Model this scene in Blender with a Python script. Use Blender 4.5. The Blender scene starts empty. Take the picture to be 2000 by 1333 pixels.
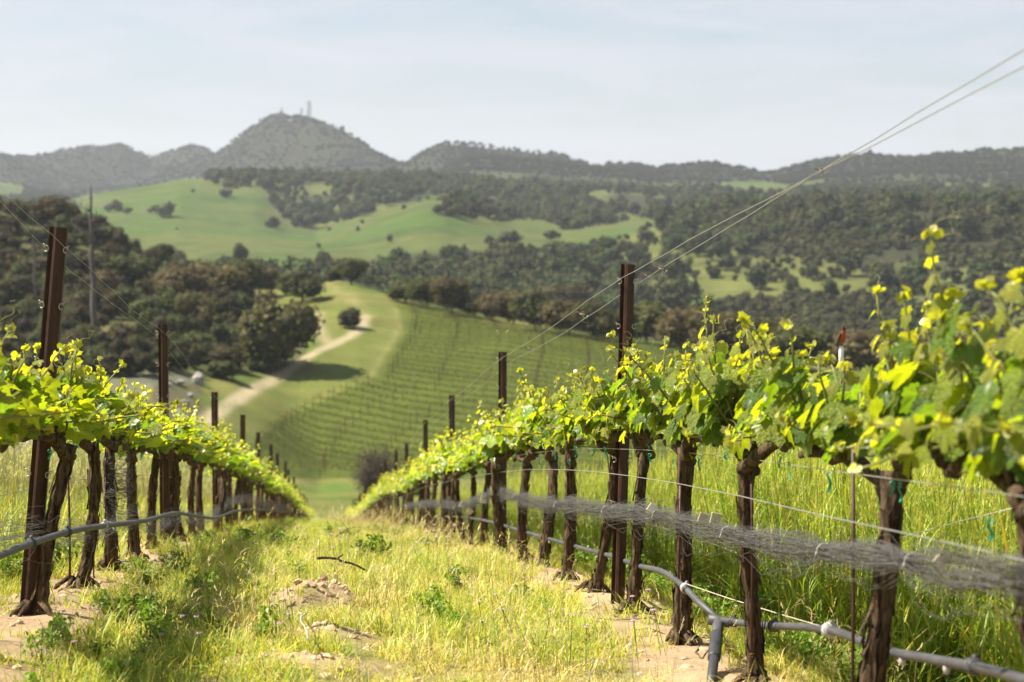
import bpy, math, numpy as np
from mathutils import Vector, Matrix
R = math.radians
scene = bpy.context.scene
COL = scene.collection

# ------------------------------------------------------------------ camera, sky, sun, exposure
FPX = 3889.0                                   # 70 mm on 36 mm, in photograph pixels
PITCH = math.atan(187.0 / FPX)
cam_d = bpy.data.cameras.new('camera'); cam_d.lens = 70; cam_d.sensor_width = 36
cam_d.clip_start = 0.05; cam_d.clip_end = 12000
cam = bpy.data.objects.new('camera', cam_d); COL.objects.link(cam)
cam.rotation_euler = (R(90) - PITCH, 0, 0)
cam_d.dof.use_dof = True; cam_d.dof.focus_distance = 8.1; cam_d.dof.aperture_fstop = 4.5
cam_d.dof.aperture_blades = 9
scene.camera = cam

SUN_AZ, SUN_EL = -86.0, 53.0                   # degrees from +Y (minus = towards -X), elevation
sd = Vector((math.sin(R(SUN_AZ)) * math.cos(R(SUN_EL)), math.cos(R(SUN_AZ)) * math.cos(R(SUN_EL)), math.sin(R(SUN_EL))))
sun_d = bpy.data.lights.new('sun', 'SUN'); sun_d.energy = 5.0; sun_d.angle = R(0.6); sun_d.color = (1.0, 0.91, 0.78)
sun = bpy.data.objects.new('sun', sun_d); COL.objects.link(sun)
sun.rotation_euler = (-sd).to_track_quat('-Z', 'Y').to_euler()

world = bpy.data.worlds.new('World'); scene.world = world; world.use_nodes = True
wn, wl = world.node_tree.nodes, world.node_tree.links
wn.clear()
w_out = wn.new('ShaderNodeOutputWorld'); w_bg = wn.new('ShaderNodeBackground')
w_sky = wn.new('ShaderNodeTexSky'); w_sky.sky_type = 'NISHITA'; w_sky.sun_disc = False
w_sky.sun_elevation = R(SUN_EL); w_sky.sun_rotation = R(SUN_AZ); w_sky.air_density = 1.0; w_sky.dust_density = 1.2; w_sky.ozone_density = 1.0
w_tc = wn.new('ShaderNodeTexCoord')
w_mp = wn.new('ShaderNodeMapping'); w_mp.inputs['Scale'].default_value = (1.0, 1.0, 5.5); w_mp.inputs['Rotation'].default_value = (0.05, 0.06, 0.4)
w_nz = wn.new('ShaderNodeTexNoise'); w_nz.inputs['Scale'].default_value = 8.0; w_nz.inputs['Detail'].default_value = 9; w_nz.inputs['Roughness'].default_value = 0.62; w_nz.inputs['Distortion'].default_value = 0.6
w_rp = wn.new('ShaderNodeMapRange'); w_rp.inputs[1].default_value = 0.32; w_rp.inputs[2].default_value = 0.72; w_rp.inputs[3].default_value = 0.25; w_rp.inputs[4].default_value = 1.0
w_mx = wn.new('ShaderNodeMix'); w_mx.data_type = 'RGBA'
w_mx.inputs[7].default_value = (5.35, 5.45, 6.05, 1)   # thin high cloud veil
wl.new(w_tc.outputs['Generated'], w_mp.inputs[0]); wl.new(w_mp.outputs[0], w_nz.inputs['Vector'])
wl.new(w_nz.outputs[0], w_rp.inputs[0]); wl.new(w_rp.outputs[0], w_mx.inputs[0])
wl.new(w_sky.outputs[0], w_mx.inputs[6]); wl.new(w_mx.outputs[2], w_bg.inputs[0])
w_bg.inputs[1].default_value = 0.05
wl.new(w_bg.outputs[0], w_out.inputs[0])

vs = scene.view_settings
vs.view_transform = 'Standard'; vs.look = 'None'; vs.exposure = 1.45; vs.gamma = 1.0; vs.use_curve_mapping = False
cy = scene.cycles
cy.use_denoising = True
cy.max_bounces = 7; cy.diffuse_bounces = 4; cy.glossy_bounces = 2; cy.transmission_bounces = 5; cy.volume_bounces = 0
cy.transparent_max_bounces = 4; cy.caustics_reflective = False; cy.caustics_refractive = False
cy.sample_clamp_indirect = 6.0

# ------------------------------------------------------------------ projection helpers (pixel of the photograph -> place)
cP, sP = math.cos(PITCH), math.sin(PITCH)
def ray(px, py):
    u = (px - 1000.0) / FPX; v = (666.5 - py) / FPX
    return np.array([u, cP + v * sP, -sP + v * cP])
def at(px, py, Y):
    d = ray(px, py); return d * (Y / d[1])
def proj(x, y, z):
    f = np.maximum(y * cP - z * sP, 1e-3); v = y * sP + z * cP
    return 1000 + FPX * x / f, 666.5 - FPX * v / f

# ------------------------------------------------------------------ noise
def _h(ix, iy, s):
    n = (ix.astype(np.int64) * 374761393 + iy.astype(np.int64) * 668265263 + s * 974711) & 0x7fffffff
    n = ((n ^ (n >> 13)) * 1274126177) & 0x7fffffff
    return ((n ^ (n >> 16)) & 0xffff) / 65535.0
def vnoise(x, y, s=0):
    x = np.asarray(x, float); y = np.asarray(y, float)
    ix, iy = np.floor(x), np.floor(y); fx, fy = x - ix, y - iy
    fx = fx * fx * (3 - 2 * fx); fy = fy * fy * (3 - 2 * fy)
    a, b = _h(ix, iy, s), _h(ix + 1, iy, s); c, d = _h(ix, iy + 1, s), _h(ix + 1, iy + 1, s)
    return (a + (b - a) * fx) * (1 - fy) + (c + (d - c) * fx) * fy
def fbm(x, y, o=4, s=0):
    t = 0; a = 0.5; n = 0
    for k in range(o):
        t = t + a * vnoise(np.asarray(x) * 2 ** k + 17 * k, np.asarray(y) * 2 ** k - 9 * k, s + k); n += a; a *= 0.5
    return t / n
def sstep(a, b, x):
    t = np.clip((x - a) / (b - a), 0, 1); return t * t * (3 - 2 * t)
def pchip(xk, yk, x):
    h = np.diff(xk); d = np.diff(yk) / h; m = np.zeros_like(yk)
    for i in range(1, len(xk) - 1):
        if d[i - 1] * d[i] > 0:
            w1, w2 = 2 * h[i] + h[i - 1], h[i] + 2 * h[i - 1]; m[i] = (w1 + w2) / (w1 / d[i - 1] + w2 / d[i])
    m[0], m[-1] = d[0], d[-1]
    i = np.clip(np.searchsorted(xk, x) - 1, 0, len(h) - 1); t = np.clip((x - xk[i]) / h[i], 0, 1)
    return (yk[i] * (1 + 2 * t) * (1 - t) ** 2 + h[i] * m[i] * t * (1 - t) ** 2 + yk[i + 1] * t * t * (3 - 2 * t) + h[i + 1 - 1] * m[i + 1] * t * t * (t - 1))
def inpoly(x, y, P):
    r = np.zeros(np.shape(x), bool); n = len(P)
    for i in range(n):
        (x1, y1), (x2, y2) = P[i], P[(i + 1) % n]
        if y1 == y2: continue
        r ^= ((y1 > y) != (y2 > y)) & (x < (x2 - x1) * (y - y1) / (y2 - y1) + x1)
    return r
def seg_dist(x, y, pts):
    d = np.full(np.shape(x), 1e9)
    for (a, b), (c, e) in zip(pts[:-1], pts[1:]):
        L = (c - a) ** 2 + (e - b) ** 2 + 1e-9
        t = np.clip(((x - a) * (c - a) + (y - b) * (e - b)) / L, 0, 1)
        d = np.minimum(d, np.hypot(x - a - t * (c - a), y - b - t * (e - b)))
    return d

# ------------------------------------------------------------------ terrain height
RD = np.array([-0.0922, 0.9957]); RP = np.array([0.9957, 0.0922])      # row direction (downhill), across
Q_R, Q_L = 1.313, -1.066
GS = np.array([-400, -60, -20, 0, 3.77, 9, 15.1, 21.2, 27.3, 33.4, 40.4, 70, 100, 125, 150, 175, 260.])
GZ = np.array([14, 4.2, 0.55, -1.0, -1.25, -1.68, -2.40, -3.20, -4.0, -4.9, -5.8, -10.1, -14.4, -17.5, -19.6, -20.3, -20.6])
MOUNDS = []
def h_near(x, y):
    s = x * RD[0] + y * RD[1]; q = x * RP[0] + y * RP[1]
    z = pchip(GS, GZ, np.ravel(s)).reshape(np.shape(s))
    z = z - 0.06 * np.clip(q - Q_R, -30, 6)
    z = z + 0.05 * (fbm(x * 0.9, y * 0.9, 3, 3) - 0.5) + 0.03 * (fbm(x * 5, y * 5, 3, 5) - 0.5) * sstep(60, 20, np.abs(s))
    for rq in (Q_R, Q_L): z = z + 0.035 * np.exp(-((q - rq) / 0.28) ** 2)       # berm under the vines
    for mx, my, mr, mh in MOUNDS:
        d2 = (x - mx) ** 2 + (y - my) ** 2
        z = z + mh * np.exp(-d2 / mr ** 2) * (0.7 + 0.6 * vnoise(x * 9, y * 9, 8))
    return z
PXS = [-300, 0, 100, 200, 300, 400, 450, 500, 560, 620, 700, 780, 830, 870, 920, 1000, 1100, 1250, 1350, 1450, 1600, 1800, 2000, 2300]
def col(d):
    k = sorted(d); return np.interp(PXS, k, [d[i] for i in k])
MTN = {-300: 330, 0: 304, 110: 298, 175: 290, 240: 287, 265: 300, 300: 318, 330: 300, 360: 290, 385: 298, 420: 312, 450: 297, 480: 275, 520: 245, 540: 233, 600: 238, 640: 250, 680: 275, 720: 303, 770: 330, 790: 336, 830: 310, 870: 295, 920: 290, 980: 298, 1050: 306, 1120: 320, 1150: 330, 1210: 328, 1290: 337, 1380: 327, 1440: 335, 1500: 345, 1560: 335, 1620: 323, 1700: 320, 1780: 325, 1860: 313, 2000: 310, 2300: 320}
def cst(v): return {0: v}
KN = [  # (distance, ground row in the photograph) by photograph column
    (cst(150), {0: 930, 300: 950, 450: 970, 640: 985, 2000: 985}),
    ({0: 190, 300: 188, 450: 182, 640: 176, 1000: 172, 2000: 168}, {0: 750, 200: 745, 300: 748, 400: 805, 450: 825, 500: 852, 560: 890, 620: 922, 700: 926, 2000: 930}),
    ({0: 250, 400: 245, 560: 235, 700: 225, 1000: 208, 1450: 200, 2000: 195}, {0: 590, 200: 612, 300: 625, 400: 642, 500: 655, 560: 662, 620: 668, 700: 690, 780: 718, 1000: 760, 1250: 778, 1450: 792, 2000: 830}),
    ({0: 330, 300: 312, 450: 300, 640: 290, 780: 270, 1000: 250, 1450: 236, 2000: 230}, {-300: 370, 0: 408, 100: 430, 200: 462, 300: 515, 400: 545, 500: 556, 560: 558, 620: 552, 660: 549, 700: 556, 760: 576, 800: 590, 900: 611, 1000: 632, 1250: 668, 1450: 694, 2000: 752, 2300: 780}),
    ({0: 450, 1000: 380, 2000: 360}, {0: 520, 400: 600, 700: 620, 1000: 690, 1450: 760, 2000: 820}),
    ({0: 620, 1000: 560, 1450: 470, 2000: 450}, {0: 530, 400: 524, 560: 516, 640: 512, 700: 520, 780: 530, 900: 545, 1000: 556, 1100: 572, 1250: 605, 1450: 650, 1700: 675, 2000: 690}),
    ({0: 850, 1000: 830, 1450: 800, 2000: 780}, {-300: 450, 0: 470, 200: 440, 350: 428, 500: 442, 560: 455, 620: 462, 700: 440, 780: 411, 830: 394, 870: 391, 920: 406, 1000: 430, 1100: 445, 1250: 440, 1350: 425, 1450: 415, 1600: 412, 2000: 402}),
    ({0: 980, 1000: 960, 2000: 930}, {-300: 440, 0: 440, 200: 415, 350: 400, 500: 418, 560: 440, 620: 450, 700: 430, 780: 414, 870: 402, 920: 412, 1000: 428, 1100: 436, 1450: 418, 2000: 405}),
    ({0: 1200, 1000: 1250, 2000: 1250}, {-300: 420, 0: 412, 100: 404, 200: 374, 300: 358, 350: 351, 400: 347, 500: 348, 620: 354, 700: 356, 780: 352, 870: 362, 1000: 372, 1200: 380, 1300: 392, 1450: 385, 1700: 384, 2000: 372}),
    ({0: 1500, 1000: 1450, 2000: 1450}, {0: 400, 200: 392, 400: 370, 620: 366, 780: 358, 870: 358, 1100: 366, 1450: 372, 2000: 365}),
    ({0: 2250, 300: 2400, 450: 2150, 570: 2060, 780: 1950, 920: 1650, 2000: 1600}, {-300: 345, 0: 345, 110: 385, 240: 378, 400: 352, 570: 348, 780: 346, 920: 340, 1150: 350, 1450: 358, 1800: 350, 2000: 345}),
    ({0: 2500, 300: 2700, 360: 2900, 450: 2500, 570: 2300, 720: 2200, 780: 2100, 920: 1950, 2000: 1900}, MTN),
    ({0: 3300}, {0: 400}), ({0: 4200}, {0: 430})]
PXG = np.arange(-300, 2301, 5.0)
def dense(d):
    k = sorted(d); v = np.interp(PXG, k, [d[i] for i in k])
    w = np.exp(-np.linspace(-3, 3, 7) ** 2); w /= w.sum()
    return np.convolve(np.pad(v, 3, mode='edge'), w, 'valid')
RG = np.geomspace(90, 4200, 640)
_rk = np.array([dense(a) for a, b in KN]); _yk = np.array([dense(b) for a, b in KN])
TAB = np.zeros((len(PXG), len(RG)))
for i, px in enumerate(PXG):
    rk, zk = [], []
    for k in range(len(KN)):
        d = ray(px, _yk[k, i]); rk.append(_rk[k, i]); zk.append(_rk[k, i] * d[2] / math.hypot(d[0], d[1]))
    rk = [90] + rk; zk = [-13.0] + zk
    TAB[i] = pchip(np.array(rk), np.array(zk), RG)
def H(x, y):
    x = np.asarray(x, float); y = np.asarray(y, float); shp = np.broadcast(x, y).shape
    x = np.broadcast_to(x, shp).ravel(); y = np.broadcast_to(y, shp).ravel()
    r = np.hypot(x, y); az = np.arctan2(x, y)
    pa = np.clip(1000 + FPX * np.tan(np.clip(az, -1.2, 1.2)), -300, 2299.9)
    fi = (pa + 300) / 5.0; i = fi.astype(int); fi = fi - i
    fj = np.clip(np.interp(r, RG, np.arange(len(RG))), 0, len(RG) - 1.001); j = fj.astype(int); fj = fj - j
    T = (TAB[i, j] * (1 - fi) + TAB[i + 1, j] * fi) * (1 - fj) + (TAB[i, j + 1] * (1 - fi) + TAB[i + 1, j + 1] * fi) * fj
    T = T + (fbm(x / 22, y / 22, 4, 11) - 0.5) * 1.1 * sstep(150, 230, r) + (fbm(x / 120, y / 120, 4, 13) - 0.5) * 9.0 * sstep(380, 900, r) * (1 - 0.5 * sstep(1000, 1300, r))
    rg = 1 - np.abs(2 * fbm(x / 190 + 3, y / 190, 5, 19) - 1)
    T = T + (rg - 0.75) * 34 * sstep(1500, 2000, r)
    n = h_near(x, y)
    w = sstep(112, 150, r) * sstep(1.35, 1.0, np.abs(az))
    back = np.clip(n, -60, 30)
    return (back * (1 - w) + T * w).reshape(shp)
def gz(x, y): return float(H(np.array([x]), np.array([y]))[0])
_rr = np.concatenate([np.arange(2, 60, 0.05), np.arange(60, 360, 0.25), np.arange(360, 4100, 2.0)])
def ground_at(px, py, rmin=2.0):
    d = ray(px, py); hd = math.hypot(d[0], d[1]); rr = _rr[_rr >= rmin]
    X, Y, Z = d[0] / hd * rr, d[1] / hd * rr, d[2] / hd * rr
    hit = np.nonzero(Z <= H(X, Y))[0]
    k = hit[0] if len(hit) else len(rr) - 1
    return np.array([X[k], Y[k], float(H(X[k:k + 1], Y[k:k + 1])[0])])
def row_pt(s, q, dz=0.0):
    x, y = s * RD[0] + q * RP[0], s * RD[1] + q * RP[1]
    return np.array([x, y, gz(x, y) + dz])
ROW_RZ = math.atan2(-RD[0], RD[1])          # local +Y of a vine runs downhill along its row
for px, py, mr, mh in ((640, 1190, 0.22, 0.09), (600, 1165, 0.16, 0.05), (640, 1255, 0.2, 0.06), (590, 1320, 0.3, 0.06)):
    p = ground_at(px, py); MOUNDS.append((p[0], p[1], mr, mh))

# ------------------------------------------------------------------ mesh building
class MB:
    def __init__(self): self.v = []; self.f = {3: [], 4: []}; self.c = []; self.n = 0
    def add(self, v, f, c=(1, 1, 1)):
        v = np.asarray(v, float).reshape(-1, 3); c = np.asarray(c, float)
        if c.ndim == 1: c = np.tile(c, (len(v), 1))
        if isinstance(f, np.ndarray): f = [f]
        for a in f:
            a = np.asarray(a, int)
            if a.size: self.f[a.shape[1]].append(a + self.n)
        self.v.append(v); self.c.append(c); self.n += len(v); return self
    def mesh(self, name, mat, smooth=True):
        me = bpy.data.meshes.new(name)
        v = np.concatenate(self.v); me.vertices.add(len(v)); me.vertices.foreach_set('co', v.ravel())
        idx = []; st = []; o = 0
        for k in (3, 4):
            if self.f[k]:
                a = np.concatenate(self.f[k]); idx.append(a.ravel()); st.append(o + np.arange(len(a)) * k); o += a.size
        idx = np.concatenate(idx); st = np.concatenate(st)
        me.loops.add(len(idx)); me.loops.foreach_set('vertex_index', idx)
        me.polygons.add(len(st)); me.polygons.foreach_set('loop_start', st)
        me.polygons.foreach_set('use_smooth', np.full(len(st), bool(smooth)))
        ca = me.color_attributes.new('col', 'FLOAT_COLOR', 'POINT')
        c = np.concatenate(self.c); ca.data.foreach_set('color', np.column_stack([c, np.ones(len(c))]).ravel())
        me.update(calc_edges=True); me.validate()
        for m in (mat if isinstance(mat, (list, tuple)) else [mat]): me.materials.append(m)
        return me
    def build(self, name, mat, parent=None, smooth=True):
        return put(name, self.mesh(name, mat, smooth), parent)
def put(name, me, parent=None, loc=None):
    o = bpy.data.objects.new(name, me); COL.objects.link(o)
    if parent is not None: o.parent = parent
    if loc is not None: o.location = loc
    return o
def tag(o, label=None, cat=None, group=None, kind=None):
    if label: o['label'] = label
    if cat: o['category'] = cat
    if group: o['group'] = group
    if kind: o['kind'] = kind
    return o
def empty(name, loc, rz=0.0, label=None, cat=None, group=None):
    o = bpy.data.objects.new(name, None); COL.objects.link(o); o.location = loc; o.rotation_euler = (0, 0, rz)
    o.empty_display_size = 0.1
    return tag(o, label, cat, group)
def tube(mb, P, rad, n=6, c=(1, 1, 1), cap=True, shape=None):
    P = np.asarray(P, float); m = len(P); rad = np.broadcast_to(np.asarray(rad, float), (m,))
    T = np.gradient(P, axis=0); T /= np.linalg.norm(T, axis=1)[:, None] + 1e-12
    up = np.array([0, 0, 1.0]) if abs(T[0][2]) < 0.9 else np.array([1.0, 0, 0])
    U = np.cross(T[0], up); U /= np.linalg.norm(U); rings = []
    th = np.arange(n) / n * 2 * math.pi
    for i in range(m):
        U = U - T[i] * np.dot(U, T[i]); U /= np.linalg.norm(U) + 1e-12; W = np.cross(T[i], U)
        rr = rad[i] * (shape(th, i) if shape is not None else np.ones(n))
        rings.append(P[i] + np.outer(np.cos(th) * rr, U) + np.outer(np.sin(th) * rr, W))
    v = np.concatenate(rings); i = np.arange(m - 1)[:, None] * n; j = np.arange(n)[None]
    f = np.stack([i + j, i + (j + 1) % n, i + n + (j + 1) % n, i + n + j], -1).reshape(-1, 4)
    fs = [f]
    if cap:
        v = np.vstack([v, P[0], P[-1]]); a, b = m * n, m * n + 1; k = np.arange(n)
        fs.append(np.stack([np.full(n, a), (k + 1) % n, k], -1)); fs.append(np.stack([np.full(n, b), (m - 1) * n + k, (m - 1) * n + (k + 1) % n], -1))
    if np.ndim(c) == 2 and len(c) == m:
        c = np.repeat(np.asarray(c), n, 0)
        if cap: c = np.vstack([c, c[0], c[-1]])
    mb.add(v, fs, c); return mb
def box(mb, lo, hi, c=(1, 1, 1)):
    x0, y0, z0 = lo; x1, y1, z1 = hi
    v = [(x0, y0, z0), (x1, y0, z0), (x1, y1, z0), (x0, y1, z0), (x0, y0, z1), (x1, y0, z1), (x1, y1, z1), (x0, y1, z1)]
    mb.add(v, np.array([(0, 3, 2, 1), (4, 5, 6, 7), (0, 1, 5, 4), (1, 2, 6, 5), (2, 3, 7, 6), (3, 0, 4, 7)]), c); return mb
def cards(mb, C, N, size, rng, c, asp=1.0, bend=0.25):
    """small bent leaf quads: centres C, normals N"""
    n = len(C); N = N / (np.linalg.norm(N, axis=1)[:, None] + 1e-9)
    a = rng.normal(size=(n, 3)); A = a - N * (a * N).sum(1)[:, None]; A /= np.linalg.norm(A, axis=1)[:, None] + 1e-9
    B = np.cross(N, A); s = np.broadcast_to(np.asarray(size, float), (n,))[:, None]
    V = np.stack([C - A * s * 0.5, C - B * s * 0.5 * asp + N * s * bend * 0.5, C + A * s * 0.5, C + B * s * 0.5 * asp + N * s * bend * 0.5], 1).reshape(-1, 3)
    f = (np.arange(n) * 4)[:, None] + np.array([[0, 1, 2, 3]])
    mb.add(V, f, np.repeat(np.asarray(c), 4, 0) if np.ndim(c) == 2 else c); return mb
def ico(n=2):
    t = (1 + 5 ** .5) / 2
    v = [(-1, t, 0), (1, t, 0), (-1, -t, 0), (1, -t, 0), (0, -1, t), (0, 1, t), (0, -1, -t), (0, 1, -t), (t, 0, -1), (t, 0, 1), (-t, 0, -1), (-t, 0, 1)]
    f = [(0, 11, 5), (0, 5, 1), (0, 1, 7), (0, 7, 10), (0, 10, 11), (1, 5, 9), (5, 11, 4), (11, 10, 2), (10, 7, 6), (7, 1, 8), (3, 9, 4), (3, 4, 2), (3, 2, 6), (3, 6, 8), (3, 8, 9), (4, 9, 5), (2, 4, 11), (6, 2, 10), (8, 6, 7), (9, 8, 1)]
    v = [np.array(p) / math.sqrt(1 + t * t) for p in v]
    for _ in range(n - 1):
        d = {}; g = []
        def mid(a, b):
            k = (min(a, b), max(a, b))
            if k not in d:
                m = v[a] + v[b]; v.append(m / np.linalg.norm(m)); d[k] = len(v) - 1
            return d[k]
        for a, b, c in f:
            x, y, z = mid(a, b), mid(b, c), mid(c, a); g += [(a, x, z), (b, y, x), (c, z, y), (x, y, z)]
        f = g
    return np.array(v), np.array(f)
ICO1, ICO2, ICO3 = ico(1), ico(2), ico(3)

# ------------------------------------------------------------------ materials
def mat(name):
    m = bpy.data.materials.new(name); m.use_nodes = True; n = m.node_tree.nodes; n.clear()
    return m, n, m.node_tree.links
def N_(n, t, **k):
    o = n.new(t)
    for a, b in k.items(): setattr(o, a, b)
    return o
def attr_col(n):
    return N_(n, 'ShaderNodeAttribute', attribute_name='col').outputs['Color']
def mixcol(n, l, a, b, f, mode='MIX'):
    m = N_(n, 'ShaderNodeMix', data_type='RGBA', blend_type=mode)
    for s, i in ((f, 0), (a, 6), (b, 7)):
        if hasattr(s, 'links'): l.new(s, m.inputs[i])
        else: m.inputs[i].default_value = s if i == 0 else (*s, 1)
    return m.outputs[2]
def noise(n, l, scale, detail=5, rough=0.6, vec=None, dist=0.0):
    t = N_(n, 'ShaderNodeTexNoise'); t.inputs['Scale'].default_value = scale; t.inputs['Detail'].default_value = detail
    t.inputs['Roughness'].default_value = rough; t.inputs['Distortion'].default_value = dist
    if vec is not None: l.new(vec, t.inputs['Vector'])
    return t.outputs[0]
def ramp(n, l, f, lo, hi, a, b):
    m = N_(n, 'ShaderNodeMapRange'); l.new(f, m.inputs[0])
    for i, v in enumerate((lo, hi, a, b)): m.inputs[1 + i].default_value = v
    return m.outputs[0]
def objvec(n, l, scale):
    t = N_(n, 'ShaderNodeTexCoord'); m = N_(n, 'ShaderNodeMapping'); m.inputs['Scale'].default_value = scale
    l.new(t.outputs['Object'], m.inputs[0]); return m.outputs[0]
def finish(m, n, l, colr, rough=0.7, spec=0.3, bump=None, bstr=0.4, bdist=0.01, metal=0.0):
    p = N_(n, 'ShaderNodeBsdfPrincipled'); o = N_(n, 'ShaderNodeOutputMaterial')
    if hasattr(colr, 'links'): l.new(colr, p.inputs['Base Color'])
    else: p.inputs['Base Color'].default_value = (*colr, 1)
    if hasattr(rough, 'links'): l.new(rough, p.inputs['Roughness'])
    else: p.inputs['Roughness'].default_value = rough
    p.inputs['Specular IOR Level'].default_value = spec; p.inputs['Metallic'].default_value = metal
    if bump is not None:
        b = N_(n, 'ShaderNodeBump'); b.inputs['Strength'].default_value = bstr; b.inputs['Distance'].default_value = bdist
        l.new(bump, b.inputs['Height']); l.new(b.outputs[0], p.inputs['Normal'])
    l.new(p.outputs[0], o.inputs[0]); return m
def m_plain(name, c, rough=0.6, spec=0.3, var=0.3, scale=30, bstr=0.2, bdist=0.003, metal=0.0, vec=(1, 1, 1), usecol=False):
    m, n, l = mat(name); v = objvec(n, l, vec)
    f = noise(n, l, scale, 6, 0.65, v); k = ramp(n, l, f, 0.25, 0.75, 1 - var, 1 + var)
    base = attr_col(n) if usecol else c
    cc = mixcol(n, l, base, (1, 1, 1), 0.0)
    mm = N_(n, 'ShaderNodeVectorMath', operation='SCALE'); l.new(cc, mm.inputs[0]); l.new(k, mm.inputs['Scale'])
    return finish(m, n, l, mm.outputs[0], rough, spec, f, bstr, bdist, metal)
def m_leaf(name, trans=0.5, rough=0.42, spec=0.5, tcol=(1.5, 1.45, 0.35), under=(1.25, 1.2, 1.1), vary=0.22, nscale=60.0, bump=0.0, coat=0.0):
    m, n, l = mat(name); c = attr_col(n)
    oi = N_(n, 'ShaderNodeObjectInfo'); k = ramp(n, l, oi.outputs['Random'], 0, 1, 1 - vary, 1 + vary)
    f = noise(n, l, nscale, 4, 0.6, objvec(n, l, (1, 1, 1)))
    k2 = ramp(n, l, f, 0.3, 0.7, 0.85, 1.15)
    kk = N_(n, 'ShaderNodeMath', operation='MULTIPLY'); l.new(k, kk.inputs[0]); l.new(k2, kk.inputs[1])
    s = N_(n, 'ShaderNodeVectorMath', operation='SCALE'); l.new(c, s.inputs[0]); l.new(kk.outputs[0], s.inputs['Scale'])
    g = N_(n, 'ShaderNodeNewGeometry')
    bc = mixcol(n, l, s.outputs[0], mixcol(n, l, s.outputs[0], under, 1.0, 'MULTIPLY'), g.outputs['Backfacing'])
    p = N_(n, 'ShaderNodeBsdfPrincipled'); l.new(bc, p.inputs['Base Color']); p.inputs['Roughness'].default_value = rough; p.inputs['Specular IOR Level'].default_value = spec; p.inputs['Coat Weight'].default_value = coat; p.inputs['Coat Roughness'].default_value = 0.3
    if bump:
        b = N_(n, 'ShaderNodeBump'); b.inputs['Strength'].default_value = bump; b.inputs['Distance'].default_value = 0.06
        l.new(noise(n, l, 7, 3, 0.6, objvec(n, l, (1, 1, 1))), b.inputs['Height']); l.new(b.outputs[0], p.inputs['Normal'])
    t = N_(n, 'ShaderNodeBsdfTranslucent'); l.new(mixcol(n, l, s.outputs[0], tcol, 1.0, 'MULTIPLY'), t.inputs[0])
    mx = N_(n, 'ShaderNodeMixShader'); mx.inputs[0].default_value = trans
    l.new(p.outputs[0], mx.inputs[1]); l.new(t.outputs[0], mx.inputs[2])
    o = N_(n, 'ShaderNodeOutputMaterial'); l.new(mx.outputs[0], o.inputs[0]); return m

def m_bark(name, a, b, scale=18, squash=0.22, bdist=0.012):
    m, n, l = mat(name); v = objvec(n, l, (1, 1, squash))
    f = noise(n, l, scale * 2.2, 8, 0.7, v, 0.8); g = noise(n, l, scale * 0.5, 4, 0.6, objvec(n, l, (1, 1, 1)))
    c = mixcol(n, l, a, b, ramp(n, l, f, 0.38, 0.68, 0, 1)); c = mixcol(n, l, c, (0.19, 0.15, 0.11), ramp(n, l, g, 0.55, 0.8, 0, 0.5))
    return finish(m, n, l, c, 0.85, 0.15, f, 0.9, bdist)
M = {}
M['vine'] = m_leaf('grape_leaf', 0.46, 0.38, 0.5, tcol=(1.6, 1.5, 0.25), bump=0.9, coat=0.22)
M['shoot'] = m_leaf('shoot_green', 0.15, 0.5, 0.4, vary=0.1)
M['grass'] = m_leaf('grass_blade', 0.42, 0.5, 0.35, tcol=(1.25, 1.2, 0.6), vary=0.25, nscale=8)
M['crown'] = m_leaf('tree_leaf', 0.25, 0.65, 0.08, tcol=(1.3, 1.3, 0.6), under=(1.1, 1.1, 1.1), vary=0.25, nscale=1.5)
M['farcrown'] = m_leaf('far_tree_leaf', 0.15, 0.8, 0.04, tcol=(1.2, 1.2, 0.7), under=(1, 1, 1), vary=0.3, nscale=0.6)
M['bark'] = m_bark('vine_bark', (0.020, 0.013, 0.008), (0.19, 0.125, 0.072), 26, 0.13, 0.02)
M['treebark'] = m_bark('tree_bark', (0.04, 0.032, 0.025), (0.13, 0.11, 0.09), 3, 0.3, 0.05)
M['deadwood'] = m_bark('dead_wood', (0.05, 0.042, 0.035), (0.15, 0.13, 0.11), 2, 0.15, 0.04)
M['twig'] = m_bark('dry_twig', (0.06, 0.04, 0.03), (0.2, 0.15, 0.11), 30, 0.5, 0.003)
M['paletwig'] = m_plain('bleached_twig', (0.33, 0.29, 0.24), 0.8, 0.2, 0.2, 40)
M['purpletwig'] = m_plain('bare_purple_twig', (0.075, 0.058, 0.050), 0.9, 0.1, 0.3, 2)
m_, n_, l_ = mat('rusted_steel'); v_ = objvec(n_, l_, (1, 1, 0.35)); f_ = noise(n_, l_, 26, 8, 0.7, v_); g_ = noise(n_, l_, 140, 4, 0.6, v_)
c_ = mixcol(n_, l_, (0.022, 0.009, 0.006), (0.080, 0.030, 0.018), ramp(n_, l_, f_, 0.35, 0.7, 0, 1))
c_ = mixcol(n_, l_, c_, (0.12, 0.06, 0.04), ramp(n_, l_, g_, 0.58, 0.75, 0, 0.6))
M['rust'] = finish(m_, n_, l_, c_, ramp(n_, l_, f_, 0.3, 0.7, 0.42, 0.7), 0.5, g_, 0.25, 0.002, 0.25)
M['galv'] = m_plain('galvanised_wire', (0.42, 0.41, 0.39), 0.42, 0.5, 0.2, 80, metal=0.7)
M['hook'] = m_plain('worn_steel_hook', (0.45, 0.40, 0.33), 0.5, 0.4, 0.3, 60, metal=0.3)
M['hose'] = m_plain('grey_drip_hose', (0.055, 0.055, 0.058), 0.55, 0.45, 0.4, 9, bstr=0.1)
M['hosedark'] = m_plain('dark_plastic', (0.03, 0.03, 0.032), 0.5, 0.4, 0.3, 25, bstr=0.1)
M['clamp'] = m_plain('pale_clamp', (0.36, 0.35, 0.33), 0.5, 0.4, 0.25, 40)
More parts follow.
